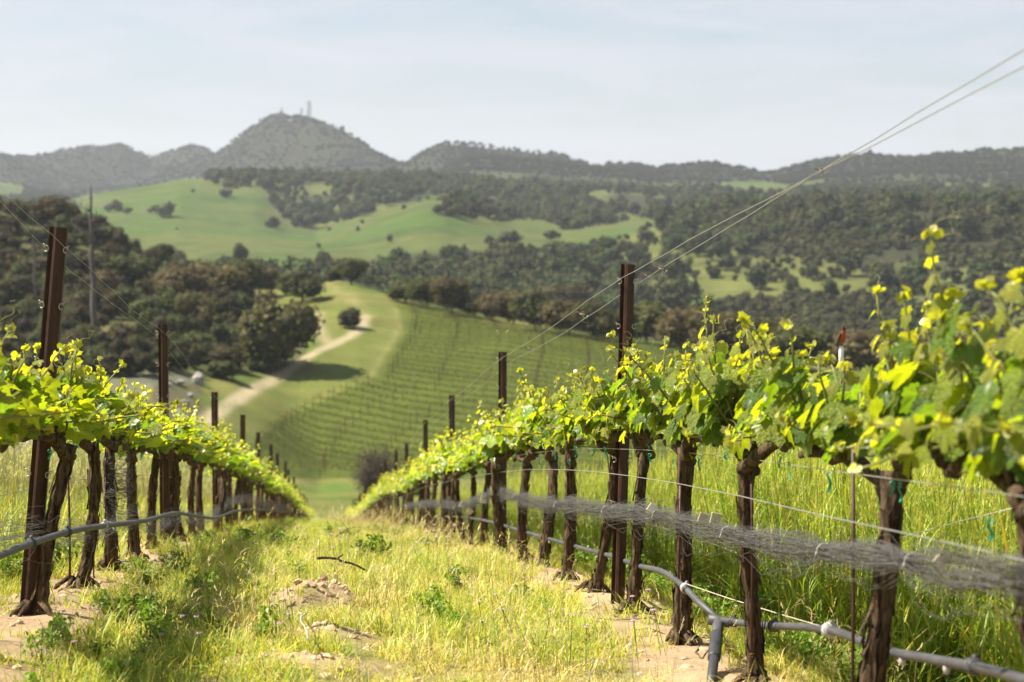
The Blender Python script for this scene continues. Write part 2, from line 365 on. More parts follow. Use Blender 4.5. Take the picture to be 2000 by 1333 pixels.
M['net'] = m_plain('grey_netting', (0.11, 0.108, 0.106), 0.6, 0.3, 0.25, 20, bstr=0.0)
M['white'] = m_plain('white_plastic', (0.78, 0.77, 0.74), 0.5, 0.4, 0.08, 20, bstr=0.05)
M['beige'] = m_plain('beige_tag', (0.62, 0.56, 0.40), 0.6, 0.3, 0.15, 20, bstr=0.05)
M['teal'] = m_plain('teal_tie_tape', (0.008, 0.30, 0.20), 0.45, 0.4, 0.2, 30, bstr=0.05)
M['twine'] = m_plain('pale_twine', (0.5, 0.45, 0.33), 0.8, 0.2, 0.2, 90)
M['rock'] = m_plain('pale_rock', (0.24, 0.225, 0.20), 0.85, 0.2, 0.35, 2.0, bstr=0.6, bdist=0.1)
M['mast'] = m_plain('mast_steel', (0.10, 0.10, 0.105), 0.6, 0.3, 0.1, 1.0, bstr=0)
M['bird'] = m_plain('feathers', (1, 1, 1), 0.75, 0.2, 0.15, 90, bstr=0.15, usecol=True)
M['col'] = m_plain('painted_by_kind', (1, 1, 1), 0.8, 0.2, 0.2, 12, bstr=0.2, usecol=True)
# ground: colour of each soil / cover from the mesh, broken up by noise at three sizes
m_, n_, l_ = mat('ground_cover'); tc_ = N_(n_, 'ShaderNodeTexCoord').outputs['Object']
a_ = noise(n_, l_, 3.2, 10, 0.68, tc_); b_ = noise(n_, l_, 0.16, 8, 0.62, tc_); d_ = noise(n_, l_, 34.0, 6, 0.7, tc_)
k_ = N_(n_, 'ShaderNodeMath', operation='MULTIPLY'); l_.new(ramp(n_, l_, a_, 0.25, 0.75, 0.68, 1.32), k_.inputs[0]); l_.new(ramp(n_, l_, b_, 0.25, 0.75, 0.72, 1.28), k_.inputs[1])
k2_ = N_(n_, 'ShaderNodeMath', operation='MULTIPLY'); l_.new(k_.outputs[0], k2_.inputs[0]); l_.new(ramp(n_, l_, d_, 0.25, 0.75, 0.78, 1.22), k2_.inputs[1])
s_ = N_(n_, 'ShaderNodeVectorMath', operation='SCALE'); l_.new(attr_col(n_), s_.inputs[0]); l_.new(k2_.outputs[0], s_.inputs['Scale'])
M['ground'] = finish(m_, n_, l_, s_.outputs[0], 0.95, 0.08, d_, 0.6, 0.02)

# ------------------------------------------------------------------ ground sheet
fine = np.arange(-17.5, 17.51, 0.085)
azs = np.radians(np.concatenate([np.arange(-180, -60, 6.0), np.arange(-60, -17.5, 1.5), fine, np.arange(18.5, 60, 1.5), np.arange(60, 180, 6.0)]))
rs = [0.3]
while rs[-1] < 4100:
    r = rs[-1]
    rs.append(r + (0.3 if r < 3 else max(0.045, 0.0115 * r) if r < 40 else 0.016 * r if r < 150 else 0.62 if r < 340 else 0.0085 * r if r < 1400 else 0.011 * r))
rs = np.array(rs); nA, nR = len(azs), len(rs)
AA, RR = np.meshgrid(azs, rs, indexing='ij')
GX, GY = RR * np.sin(AA), RR * np.cos(AA)
GZv = np.concatenate([H(GX[i:i + 40], GY[i:i + 40]) for i in range(0, nA, 40)])
MEADOW = [[(105, 404), (200, 370), (300, 352), (350, 345), (400, 350), (440, 372), (505, 368), (515, 388), (530, 400), (545, 428), (575, 446), (640, 440), (700, 425), (760, 405), (830, 384), (880, 384), (905, 392), (860, 402), (840, 415), (905, 428), (960, 436), (1060, 430), (1110, 452), (1250, 428), (1300, 432), (1200, 468), (1120, 486), (1040, 494), (1000, 490), (960, 486), (900, 484), (850, 488), (760, 500), (720, 510), (640, 522), (600, 530), (540, 535), (520, 540), (430, 545), (300, 540), (200, 470), (100, 420)],
          [(-300, 300), (0, 312), (50, 345), (45, 385), (-300, 420)],
          [(1405, 358), (1470, 352), (1545, 362), (1600, 352), (1640, 348), (1560, 378), (1500, 386), (1420, 382)], [(1820, 362), (1950, 358), (1960, 370), (1850, 377)]]
SCRUBGRASS = [[(1290, 535), (1400, 510), (1480, 505), (1560, 500), (1660, 515), (1720, 560), (1640, 590), (1560, 575), (1450, 590), (1380, 600), (1290, 585), (1250, 570)], [(1170, 505), (1240, 490), (1300, 500), (1250, 520)], [(1700, 600), (1850, 560), (1990, 570), (2100, 640), (1750, 660)], [(1240, 430), (1330, 470), (1200, 490), (1130, 480)]]
VINEYARD = [(775, 598), (785, 640), (768, 672), (745, 705), (735, 735), (640, 778), (545, 822), (480, 890), (480, 935), (800, 935), (2000, 945), (2300, 860), (1500, 712), (1250, 676), (1000, 640), (900, 620), (820, 602)]
PAD = [(-80, 815), (40, 800), (150, 765), (230, 738), (300, 726), (396, 731), (398, 747), (330, 752), (255, 765), (130, 840), (40, 880), (-80, 900)]
ROAD_PX = [(330, 900), (375, 852), (410, 818), (450, 788), (500, 757), (560, 725), (600, 699), (645, 676), (686, 657), (706, 637), (712, 617), (704, 600), (684, 585), (660, 570), (640, 556)]
TRACK_PX = [(772, 602), (782, 625), (776, 655), (756, 685), (738, 712), (722, 742)]
FOOT_PX = [(640, 672), (628, 650), (618, 630), (622, 612)]
ROAD = [ground_at(*p, rmin=150)[:2] for p in ROAD_PX]; TRACK = [ground_at(*p, rmin=150)[:2] for p in TRACK_PX]; FOOT = [ground_at(*p, rmin=150)[:2] for p in FOOT_PX]
def cover(x, y, z):
    r = np.hypot(x, y); px, py = proj(x, y, z); s = x * RD[0] + y * RD[1]; q = x * RP[0] + y * RP[1]
    n1 = fbm(x / 9, y / 9, 4, 41); n2 = fbm(x / 45, y / 45, 4, 43); n3 = fbm(x * 1.7, y * 1.7, 4, 47)
    jx, jy = (n2 - .5) * 26, (n1 - .5) * 14
    def mixv(a, b, t): return a * (1 - t[..., None]) + np.asarray(b) * t[..., None]
    C = np.zeros(x.shape + (3,)) + np.array([0.19, 0.165, 0.062])                       # dry-green grass
    C = mixv(C, (0.115, 0.135, 0.035), sstep(0.4, 0.6, n3))
    C = mixv(C, (0.30, 0.225, 0.14), sstep(0.56, 0.70, fbm(x * 0.8 + 5, y * 0.8, 4, 51)) * 0.7)
    soil = np.array([0.32, 0.232, 0.142])
    for rq in (Q_R, Q_L):
        C = mixv(C, soil, np.exp(-(np.maximum(np.abs(q - rq + (n3 - .5) * 0.25) - 0.17, 0) / 0.13) ** 2) * (s > -5) * (s < 125))
    for mx, my, mr, mh in MOUNDS: C = mixv(C, soil * 0.95, np.exp(-((x - mx) ** 2 + (y - my) ** 2) / (mr * 1.15) ** 2))
    C = mixv(C, (0.10, 0.115, 0.03), sstep(1.75, 2.1, q) * (s < 110))
    far = sstep(118, 150, r)
    D = np.zeros(x.shape + (3,)) + np.array([0.115, 0.140, 0.034])                      # valley-floor and slope grass
    D = mixv(D, (0.18, 0.16, 0.056), sstep(0.42, 0.62, n1))
    bank = inpoly(px + jx, py + jy, [(480, 575), (540, 560), (640, 545), (700, 560), (785, 600), (785, 650), (720, 740), (560, 820), (430, 900), (380, 870), (500, 760), (640, 690), (600, 620)])
    D = mixv(D, (0.165, 0.158, 0.050), bank * (0.35 + 0.6 * n1))
    vy = inpoly(px + jx * .2, py + jy * .2, VINEYARD)
    D = mixv(D, (0.095, 0.108, 0.022), vy * 1.0)
    D = mixv(D, (0.095, 0.15, 0.03), np.exp(-((px - 650) / 45) ** 2 - ((py - 955) / 10) ** 2) * (r > 120))
    D = mixv(D, (0.17, 0.155, 0.14), 0.9 * inpoly(px + jx * .3, py + jy * .3, PAD))
    bel = inpoly(px + jx * .3, py + jy * .3, [(300, 756), (390, 750), (400, 800), (360, 860), (280, 850)])
    D = mixv(D, (0.13, 0.10, 0.075), bel * (0.5 + 0.5 * n1))
    D = mixv(D, (0.46, 0.35, 0.27), np.exp(-(seg_dist(x, y, ROAD[:11]) / 0.85) ** 4) * (0.7 + 0.3 * n1)); D = mixv(D, (0.27, 0.22, 0.11), np.exp(-(seg_dist(x, y, ROAD[10:]) / 1.3) ** 2) * (0.25 + 0.5 * n1))
    D = mixv(D, (0.36, 0.29, 0.16), np.exp(-(seg_dist(x, y, TRACK) / 0.6) ** 2) * 0.22)
    D = mixv(D, (0.40, 0.30, 0.21), np.exp(-(seg_dist(x, y, FOOT) / 0.8) ** 2) * 0.7)
    brush = inpoly(px + jx, py + jy, [(-400, 300), (0, 370), (200, 430), (430, 520), (520, 550), (500, 575), (600, 640), (600, 690), (540, 730), (400, 725), (300, 728), (150, 760), (-400, 830)])
    D = mixv(D, (0.088, 0.082, 0.045), brush * (0.55 + 0.5 * n2)); D = mixv(D, (0.24, 0.16, 0.105), brush * np.exp(-((px - 225) / 42) ** 2 - ((py - 655) / 18) ** 2))
    D = D * np.array([0.62, 0.70, 0.56]); C = C * (1 - far[..., None]) + D * far[..., None]
    mid = sstep(345, 420, r)
    E = np.zeros(x.shape + (3,)) + np.array([0.045, 0.044, 0.026])                     # scrub
    E = mixv(E, (0.120, 0.125, 0.040), sstep(0.40, 0.58, n2))
    for P in SCRUBGRASS: E = mixv(E, (0.165, 0.165, 0.050), inpoly(px + jx, py + jy, P) * (0.5 + 0.5 * n1))
    md = np.zeros(x.shape, bool)
    for P in MEADOW: md |= inpoly(px + jx * .35, py + jy * .35, P)
    md &= r < 2250
    E = mixv(E, (0.078, 0.112, 0.028), md * 1.0); E = mixv(E, (0.115, 0.118, 0.040), md * sstep(0.42, 0.62, n2) * .8); E = mixv(E, (0.055, 0.085, 0.022), md * sstep(0.55, 0.72, fbm(x / 30, y / 30, 4, 63)) * .7); E = mixv(E, (0.13, 0.11, 0.05), md * sstep(0.60, 0.75, fbm(x / 16 + 4, y / 16, 4, 65)) * .5)
    E = E * np.array([0.60, 0.68, 0.56]); C = C * (1 - mid[..., None]) + E * mid[..., None]
    mt = sstep(1450, 1750, r) * (~md)
    F_ = np.zeros(x.shape + (3,)) + np.array([0.018, 0.020, 0.013])
    F_ = mixv(F_, (0.025, 0.027, 0.015), sstep(0.48, 0.66, fbm(x / 70, y / 70, 5, 61)))
    C = C * (1 - mt[..., None]) + F_ * mt[..., None]
    return C
GC = np.concatenate([cover(GX[i:i + 40], GY[i:i + 40], GZv[i:i + 40]) for i in range(0, nA, 40)])
i_ = np.arange(nA)[:, None]; j_ = np.arange(nR - 1)[None]; i2 = (i_ + 1) % nA
gf = np.stack([i_ * nR + j_, i_ * nR + j_ + 1, i2 * nR + j_ + 1, i2 * nR + j_], -1).reshape(-1, 4)
mb = MB(); mb.add(np.stack([GX, GY, GZv], -1).reshape(-1, 3), gf[:, ::-1], GC.reshape(-1, 3))
k0 = len(GX.ravel()); c0 = np.array([[0, 0, gz(0, 0.01)]])
mb.add(c0, [np.zeros((0, 3), int)], (0.2, 0.17, 0.07)); mb.f[3].append(np.stack([np.full(nA, k0), ((np.arange(nA) + 1) % nA) * nR, np.arange(nA) * nR], -1))
tag(mb.build('ground', M['ground']), kind='structure')

# ------------------------------------------------------------------ scatter (uncountable cover only)
def proto_collection(name, meshes):
    c = bpy.data.collections.new(name)
    for i, me in enumerate(meshes):
        o = bpy.data.objects.new('%s_%02d' % (name, i), me); c.objects.link(o)
    return c
def scatter(name, P, rot, scl, idx, pc, label, cat):
    me = bpy.data.meshes.new(name); n = len(P); me.vertices.add(n); me.vertices.foreach_set('co', np.asarray(P, float).ravel())
    a = me.attributes.new('rot', 'FLOAT_VECTOR', 'POINT'); a.data.foreach_set('vector', np.asarray(rot, float).ravel())
    a = me.attributes.new('scl', 'FLOAT_VECTOR', 'POINT'); a.data.foreach_set('vector', np.asarray(scl, float).ravel())
    a = me.attributes.new('idx', 'INT', 'POINT'); a.data.foreach_set('value', np.asarray(idx, int).ravel())
    o = put(name, me); tag(o, label, cat, None, 'stuff')
    g = bpy.data.node_groups.new(name + '_nodes', 'GeometryNodeTree')
    g.interface.new_socket('Geometry', in_out='INPUT', socket_type='NodeSocketGeometry'); g.interface.new_socket('Geometry', in_out='OUTPUT', socket_type='NodeSocketGeometry')
    gi = g.nodes.new('NodeGroupInput'); go = g.nodes.new('NodeGroupOutput'); ip = g.nodes.new('GeometryNodeInstanceOnPoints'); ci = g.nodes.new('GeometryNodeCollectionInfo')
    ci.inputs['Collection'].default_value = pc; ci.inputs['Separate Children'].default_value = True; ci.inputs['Reset Children'].default_value = True
    ip.inputs['Pick Instance'].default_value = True
    for nm, dt, sk in (('rot', 'FLOAT_VECTOR', 'Rotation'), ('scl', 'FLOAT_VECTOR', 'Scale'), ('idx', 'INT', 'Instance Index')):
        na = g.nodes.new('GeometryNodeInputNamedAttribute'); na.data_type = dt; na.inputs['Name'].default_value = nm
        g.links.new(na.outputs['Attribute'], ip.inputs[sk])
    g.links.new(gi.outputs[0], ip.inputs['Points']); g.links.new(ci.outputs[0], ip.inputs['Instance']); g.links.new(ip.outputs[0], go.inputs[0])
    md = o.modifiers.new('scatter', 'NODES'); md.node_group = g
    return o
def scatter_rand(name, P, rng, s0, s1, nproto, pc, label, cat, tilt=0.12, squash=0.25, idx=None, extra=None):
    n = len(P); rot = np.column_stack([rng.normal(0, tilt, n), rng.normal(0, tilt, n), rng.uniform(0, 6.283, n)])
    s = rng.uniform(s0, s1, n) * (1 if extra is None else extra); scl = np.column_stack([s, s, s * rng.uniform(1 - squash, 1 + squash, n)])
    return scatter(name, P, rot, scl, rng.integers(0, nproto, n) if idx is None else idx, pc, label, cat)

# ------------------------------------------------------------------ trees: unit crowns (width 1, height 1)
def crown_mesh(name, seed, nleaf, size, lobes, tint, m, flat=0.0, low=False, core=True, shape=(0.36, 0.36, 0.34)):
    rng = np.random.default_rng(seed); mb = MB(); tint = np.array(tint)
    L = []
    for k in range(lobes):
        th = rng.uniform(0, 6.283); rr = math.sqrt(rng.uniform(0, 1)) * 0.30
        zz = rng.uniform(0.18 if low else 0.36, 0.76); rad = rng.uniform(0.15, 0.27) * (1.15 - 0.5 * abs(zz - 0.45))
        L.append((np.array([math.cos(th) * rr, math.sin(th) * rr, zz * (1 - flat) + flat * 0.4]), rad))
    w = np.array([r ** 2 for _, r in L]); w /= w.sum()
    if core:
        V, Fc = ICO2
        for c, r in L: mb.add(c + V * (r * 0.72) * (1 + 0.2 * rng.normal(size=(len(V), 1))), Fc, tint * 0.55)  # added inner blobs: darkened tint paints crown shade, solid shape stops light leaking through
    ci = rng.choice(lobes, nleaf, p=w)
    d = rng.normal(size=(nleaf, 3)); d[:, 2] = d[:, 2] * 0.9 + 0.12; d /= np.linalg.norm(d, axis=1)[:, None]
    C = np.array([L[k][0] for k in ci]) + d * (np.array([L[k][1] for k in ci]) * rng.uniform(0.70, 1.14, nleaf))[:, None]
    N = d + rng.normal(size=(nleaf, 3)) * 0.55 + np.array([0, 0, 0.2])
    lobe_t = rng.uniform(0.75, 1.25, lobes)[ci][:, None]
    c = tint * lobe_t * rng.uniform(0.65, 1.35, (nleaf, 1)) * (1 + rng.normal(size=(nleaf, 3)) * 0.05)
    keep = C[:, 2] > 0.02
    cards(mb, C[keep], N[keep], size * rng.uniform(0.6, 1.4, keep.sum()), rng, np.clip(c[keep], 0.004, 1))
    return mb.mesh(name, m, True)
def trunk_mesh(name, seed):
    rng = np.random.default_rng(seed); mb = MB()
    tube(mb, [(0, 0, -0.05), (0.01, 0, 0.1), (0.02, 0.01, 0.22), (0.0, 0.02, 0.4)], [0.05, 0.036, 0.03, 0.018], 7)
    for k in range(5):
        a = k * 1.26 + rng.uniform(0, .6); e = np.array([math.cos(a) * 0.26, math.sin(a) * 0.26, rng.uniform(0.45, 0.65)])
        b = np.array([0.015, 0.005, rng.uniform(0.12, 0.26)]); tube(mb, [b, b * .5 + e * .5 + [0, 0, .04], e], [0.02, 0.013, 0.005], 5)
    return mb.mesh(name, M['treebark'])
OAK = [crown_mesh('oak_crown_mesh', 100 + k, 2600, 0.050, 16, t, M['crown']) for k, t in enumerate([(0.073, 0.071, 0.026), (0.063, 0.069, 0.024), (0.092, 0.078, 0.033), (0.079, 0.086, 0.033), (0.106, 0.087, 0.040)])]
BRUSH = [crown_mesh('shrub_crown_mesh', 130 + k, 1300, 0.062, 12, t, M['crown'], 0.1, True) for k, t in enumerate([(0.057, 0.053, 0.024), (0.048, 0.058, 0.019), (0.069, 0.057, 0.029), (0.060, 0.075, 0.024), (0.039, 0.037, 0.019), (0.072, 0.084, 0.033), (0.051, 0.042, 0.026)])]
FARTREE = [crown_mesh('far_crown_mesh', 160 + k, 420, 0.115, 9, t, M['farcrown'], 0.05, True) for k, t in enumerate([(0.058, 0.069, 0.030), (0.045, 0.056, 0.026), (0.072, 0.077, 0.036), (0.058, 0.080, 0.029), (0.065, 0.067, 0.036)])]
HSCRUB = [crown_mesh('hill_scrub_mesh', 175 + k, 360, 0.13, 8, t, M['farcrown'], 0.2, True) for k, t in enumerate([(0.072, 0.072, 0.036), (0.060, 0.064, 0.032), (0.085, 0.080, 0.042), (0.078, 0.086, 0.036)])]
TRUNK = [trunk_mesh('oak_trunk_mesh', 190 + k) for k in range(3)]
_tk = [0]
def tree(px, py, wpx, hpx, label, name='oak_tree', cat='tree', protos=OAK, var=None, group=None, rmin=150, trunk=True, sink=0.0):
    k = _tk[0]; _tk[0] += 1
    g = ground_at(px, py, rmin); r = math.hypot(g[0], g[1]); w = wpx * r / FPX; h = hpx * r / FPX
    o = empty(name, (g[0], g[1], g[2] - sink * h), k * 2.399, label, cat, group)
    c = put('crown', protos[(k if var is None else var) % len(protos)], o); c.scale = (w * 1.18, w * 1.18, h * 1.05)
    if trunk:
        t = put('trunk', TRUNK[k % 3], o); t.scale = (w * 0.9, w * 0.9, h)
    return o
# trees one can pick apart on the middle slope
tree(540, 722, 150, 140, 'wide dark oak with its shadow lying across the dirt road', var=0)
tree(592, 590, 82, 64, 'round green oak standing alone on the grassy bank above the road', var=3)
tree(686, 556, 58, 52, 'green oak on the ridge top beyond the end of the dirt road', var=1)
tree(653, 556, 30, 30, 'small bush beside the ridge-top oak beyond the road', 'bush', 'bush', var=1, trunk=False)
tree(684, 642, 46, 44, 'grey-green bush in the crook of the dirt road bend', 'bush', 'bush', BRUSH, 0, trunk=False)
tree(470, 585, 85, 80, 'dark oak at the edge of the brushy slope above the bank', var=1)
tree(508, 580, 62, 58, 'brown-green oak just behind the brushy slope edge', var=4)
tree(430, 600, 110, 84, 'broad brownish oak on the brushy slope beside the bank', var=2)
tree(360, 602, 120, 84, 'broad dark oak in the middle of the brushy slope', var=4)
tree(470, 545, 30, 70, 'thin tall tree with open crown against the green hill', 'slender_tree', 'tree', OAK, 1)
tree(315, 520, 50, 44, 'dark feathery tree on the brush ridge against the green hill', 'ridge_tree', 'tree', OAK, 1)
tree(345, 525, 36, 36, 'small dark tree next to the feathery ridge tree', 'ridge_tree', 'tree', OAK, 0)
tree(385, 640, 76, 70, 'dark rounded shrub below the broad brownish oak', 'shrub', 'shrub', OAK, 0)
tree(265, 735, 62, 56, 'very dark round shrub beside the pale gravel pad', 'shrub', 'shrub', BRUSH, 4, trunk=False)
tree(306, 735, 36, 34, 'bright green low bush beside the gravel pad', 'bush', 'bush', BRUSH, 5, trunk=False)
tree(438, 742, 66, 40, 'low dark green bush at the foot of the slope near the road', 'bush', 'bush', BRUSH, 1, trunk=False)
CR = [(792, 592, 60, 48, 3), (835, 603, 74, 62, 1), (882, 614, 80, 72, 2), (925, 619, 56, 44, 3), (962, 628, 56, 58, 4), (1003, 634, 66, 66, 2), (1046, 646, 84, 84, 3), (1112, 655, 86, 72, 4), (1090, 640, 120, 84, 2), (1165, 664, 84, 76, 0), (1262, 672, 100, 84, 1), (1330, 690, 96, 92, 4), (1398, 705, 110, 100, 2), (1470, 712, 110, 92, 0), (1560, 730, 130, 96, 1), (1700, 748, 140, 104, 4), (1850, 765, 150, 112, 2)]
CL = ['first and leafiest oak at the top corner of the far vineyard', 'dark oak second along the hedge line over the far vineyard', 'tall brown oak third along the hedge line over the far vineyard', 'low bush in the gap of the hedge line over the far vineyard', 'small pale oak after the gap in the hedge line', 'rounded oak after the small pale oak in the hedge line', 'olive oak under the sagging top wire between two posts', 'pale oak casting a shadow onto the far vineyard top', 'wide oak behind the pale shadow-casting oak', 'dark oak beside the tall post, hedge line end', 'dark bush just past the tall post on the vineyard brow', 'brown oak behind the first upright vine shoot past the tall post', 'dark wide oak behind the shoots on the vineyard brow', 'shaded oak behind the tallest vine shoots', 'shaded oak behind the perched bird', 'dark tree behind the dense vine leaves past the bird', 'dark tree behind the vine shoots at the frame edge']
for (a, b, w, h, v), lb in zip(CR, CL): tree(a, b, w, h, lb, 'oak_tree' if 'bush' not in lb else 'bush', 'tree' if 'bush' not in lb else 'bush', OAK, v, group='trees along the far vineyard brow')
# brush slope: larger shrubs singly, the tangle between as one mass
rng = np.random.default_rng(5)
BPOLY = [(-60, 400), (100, 428), (200, 462), (290, 520), (420, 560), (500, 590), (560, 650), (590, 690), (520, 728), (420, 728), (300, 724), (180, 742), (-60, 800)]
pts = []
while len(pts) < 46:
    a, b = rng.uniform(-50, 580), rng.uniform(410, 735)
    if inpoly(np.array([a]), np.array([b]), BPOLY)[0] and all(math.hypot(a - c, (b - d) * 1.4) > 38 for c, d in pts) and abs(a - 240) + abs(b - 655) > 60: pts.append((a, b))
for k, (a, b) in enumerate(sorted(pts, key=lambda p: p[1])):
    f = rng.uniform(0.75, 1.25); tall = (.85 if a < 140 else 1.2) if b < 520 else 0.85
    tree(a, b + 8, 74 * f * (1.2 if b < 560 else 0.9), 58 * f * tall, 'rounded chaparral shrub among many on the brushy slope', 'chaparral_shrub', 'shrub', BRUSH, [0, 2, 4, 6, 0, 1, 2, 3][k % 8] if b < 600 else [1, 3, 5, 0, 2][k % 5], 'shrubs on the brushy slope', trunk=False)
def poly_pts(rng, n, x0, x1, r0, r1, test):
    out = []; tot = 0
    while tot < n:
        pa = rng.uniform(x0, x1, 4000); r = np.exp(rng.uniform(math.log(r0), math.log(r1), 4000)); u = (pa - 1000) / FPX
        y = r / np.sqrt(1 + u * u); x = y * u; z = H(x, y); px, py = proj(x, y, z); k = test(px, py, x, y, r)
        out.append(np.stack([x, y, z], -1)[k]); tot += k.sum()
    return np.concatenate(out)[:n]
PCB = proto_collection('brush_proto', BRUSH)
P = poly_pts(rng, 620, -250, 600, 185, 345, lambda px, py, x, y, r: inpoly(px, py, [(-400, 300)] + BPOLY[:-1] + [(-400, 830)]) & ~((abs(px - 230) < 45) & (abs(py - 655) < 22)))
scatter_rand('chaparral_undergrowth', P, rng, 1.3, 3.6, 7, PCB, 'tangle of low chaparral filling the brushy slope', 'undergrowth', 0.1)
P = poly_pts(rng, 60, 760, 2100, 225, 262, lambda px, py, x, y, r: (py < np.interp(px, [760, 1000, 1250, 1450, 2000], [588, 636, 672, 700, 756])))
scatter_rand('hedge_undergrowth', P, rng, 1.2, 2.6, 7, PCB, 'low scrub between the oaks over the far vineyard', 'undergrowth', 0.1)
# far woods
PCF = proto_collection('far_tree_proto', FARTREE)
def nomeadow(px, py): 
    k = np.zeros(px.shape, bool)
    for Q in MEADOW: k |= inpoly(px, py, Q)
    return ~k
def insg(px, py):
    k = np.zeros(px.shape, bool)
    for Q in SCRUBGRASS: k |= inpoly(px, py, Q)
    return k
def woods(px, py, x, y, r):
    d = fbm(x / 60, y / 60, 4, 77); den = np.where(insg(px, py), 0.10, np.clip((d - 0.34) * 3.5, 0.08, 1))
    bright = inpoly(px, py, [(500, 380), (620, 360), (800, 380), (930, 420), (1100, 450), (1230, 420), (1100, 380), (800, 350), (520, 350)])
    den = np.where(bright, 1.0, den)
    den = np.where((px > 1150) & (r < 780), den * .3, den)
    return nomeadow(px, py) & (rng.uniform(size=px.shape) < den) & (py < 760) & ((r > 750) | (py > np.interp(px, [0, 480, 700, 780, 1000, 1250, 1400], [600, 556, 548, 532, 520, 500, 0])))
P = np.concatenate([poly_pts(rng, 4300, -200, 2250, 420, 1350, woods)])
scatter_rand('oak_woods', P, rng, 3.2, 8.0, 5, PCF, 'oak woods and scrub covering the middle hills', 'woods', 0.1, 0.25)
P = poly_pts(rng, 13000, -250, 2250, 1350, 2750, lambda px, py, x, y, r: nomeadow(px, py) & (rng.uniform(size=px.shape) < np.clip((fbm(x / 110, y / 110, 4, 79) - 0.36) * 4, 0.12, 1) * np.where((px > 400) & (px < 790) & (r > 1900), 0.6, 1)))
P = np.concatenate([P, poly_pts(rng, 24000, -120, 2200, 1650, 2800, lambda px, py, x, y, r: (nomeadow(px, py) | (r > 2230)) & ((px < 1300) | (rng.uniform(size=px.shape) < .5)))])
DARK = [crown_mesh('dark_scrub_mesh', 185 + k, 300, 0.14, 8, t_, M['farcrown'], 0.2, True) for k, t_ in enumerate([(0.040, 0.044, 0.028), (0.046, 0.049, 0.030), (0.050, 0.050, 0.032)])]
PCD = proto_collection('dark_scrub_proto', DARK)
scatter_rand('hill_scrub', P, rng, 1.8, 4.2, 3, PCD, 'dark scrub covering the far hills and the peak', 'scrub', 0.1, 0.3)
P = poly_pts(rng, 9000, 950, 2250, 430, 950, lambda px, py, x, y, r: nomeadow(px, py) & (rng.uniform(size=px.shape) < np.where(insg(px, py), .3 * sstep(.4, .6, fbm(x / 25, y / 25, 3, 83)), sstep(.35, .6, fbm(x / 30, y / 30, 3, 85)))))
P = np.concatenate([P, poly_pts(rng, 14, 100, 1260, 600, 1200, lambda px, py, x, y, r: (~nomeadow(px, py)) & (rng.uniform(size=px.shape) < sstep(.5, .7, fbm(x / 40, y / 40, 3, 87))))])
PCH = proto_collection('hill_scrub_proto', HSCRUB)
scatter_rand('hillside_scrub', P, rng, 1.2, 3.0, 4, PCH, 'low grey scrub dotted over the hillside past the far vineyard', 'scrub', .1, .3)
for k, (a, b, w) in enumerate([(325, 424, 42), (300, 418, 26), (222, 414, 34), (250, 420, 22), (440, 386, 26), (535, 447, 34), (990, 482, 46), (890, 424, 40), (860, 420, 30), (600, 445, 50), (960, 478, 26), (1075, 470, 30)]):
    tree(a, b, w, w * 0.7, ['dark shrub patch on the smooth green hill, the larger pair', 'dark shrub beside the larger patch on the smooth green hill', 'dark shrub on the smooth green hill near the dead trunk', 'small shrub between the dark patches on the green hill', 'dark shrub near the crest of the smooth green hill', 'single dark oak at the tip of the wood on the green hill', 'round dark oak standing alone on the green saddle', 'scrub patch on the knoll of the front green hill', 'low scrub beside the patch on the green knoll', 'big oak at the lower edge of the hill wood', 'small oak beside the lone round oak on the saddle', 'small oak past the lone oak on the green saddle'][k], 'hill_oak', 'tree', FARTREE, k, rmin=500, trunk=False)

# far vineyard rows (each row one planted line)
g1, g2 = ground_at(567, 800, 150), ground_at(867, 862, 150); rdir = (g2 - g1)[:2]; rdir /= np.linalg.norm(rdir); rperp = np.array([-rdir[1], rdir[0]])
rng = np.random.default_rng(8)
for k in range(-19, 52):
    o2 = g1[:2] + rperp * (k * 2.1); t = np.arange(-60, 190, 0.36); x = o2[0] + rdir[0] * t; y = o2[1] + rdir[1] * t
    z = H(x, y); px, py = proj(x, y, z); r = np.hypot(x, y)
    ok = inpoly(px, py, VINEYARD) & (r > 160) & (r < 262) & (px < 1560) & (seg_dist(x, y, TRACK) > 1.4)
    if ok.sum() < 12: continue
    e_ = np.diff(np.concatenate([[0], ok.astype(int), [0]])); a_, b_ = np.nonzero(e_ == 1)[0], np.nonzero(e_ == -1)[0]; q_ = int(np.argmax(b_ - a_)); ok[:] = False; ok[a_[q_]:b_[q_]] = True
    x, y, z = x[ok], y[ok], z[ok]; m = 16; n = len(x) * m
    C = np.repeat(np.stack([x, y, z], -1), m, 0) + np.column_stack([rng.normal(0, 0.19, n), rng.normal(0, 0.13, n), 0.55 + rng.uniform(0, 0.45, n)])
    mb = MB(); c = np.array([0.095, 0.112, 0.020]) * rng.uniform(0.75, 1.25, (n, 1)); cards(mb, C, rng.normal(size=(n, 3)) + np.array([0, 0, .5]), 0.11 * rng.uniform(.6, 1.3, n), rng, c)
    for a, b, e in zip(x[::4], y[::4], z[::4]): tube(mb, [(a, b, e - 0.05), (a + .03, b, e + 0.7)], 0.018, 3, (0.09, 0.08, 0.04), False)
    for a, b, e in zip(x[2::17], y[2::17], z[2::17]): tube(mb, [(a, b, e - 0.05), (a, b, e + 1.45)], 0.03, 4, (0.06, 0.03, 0.02), True)
    tube(mb, np.stack([x, y, z + .72], -1), .03, 3, (.09, .08, .04), False)
    tag(mb.build('far_vine_row', M['crown']), 'long low vine row on the far hillside, one among many alike', 'vine row', 'vine rows on the far hillside')
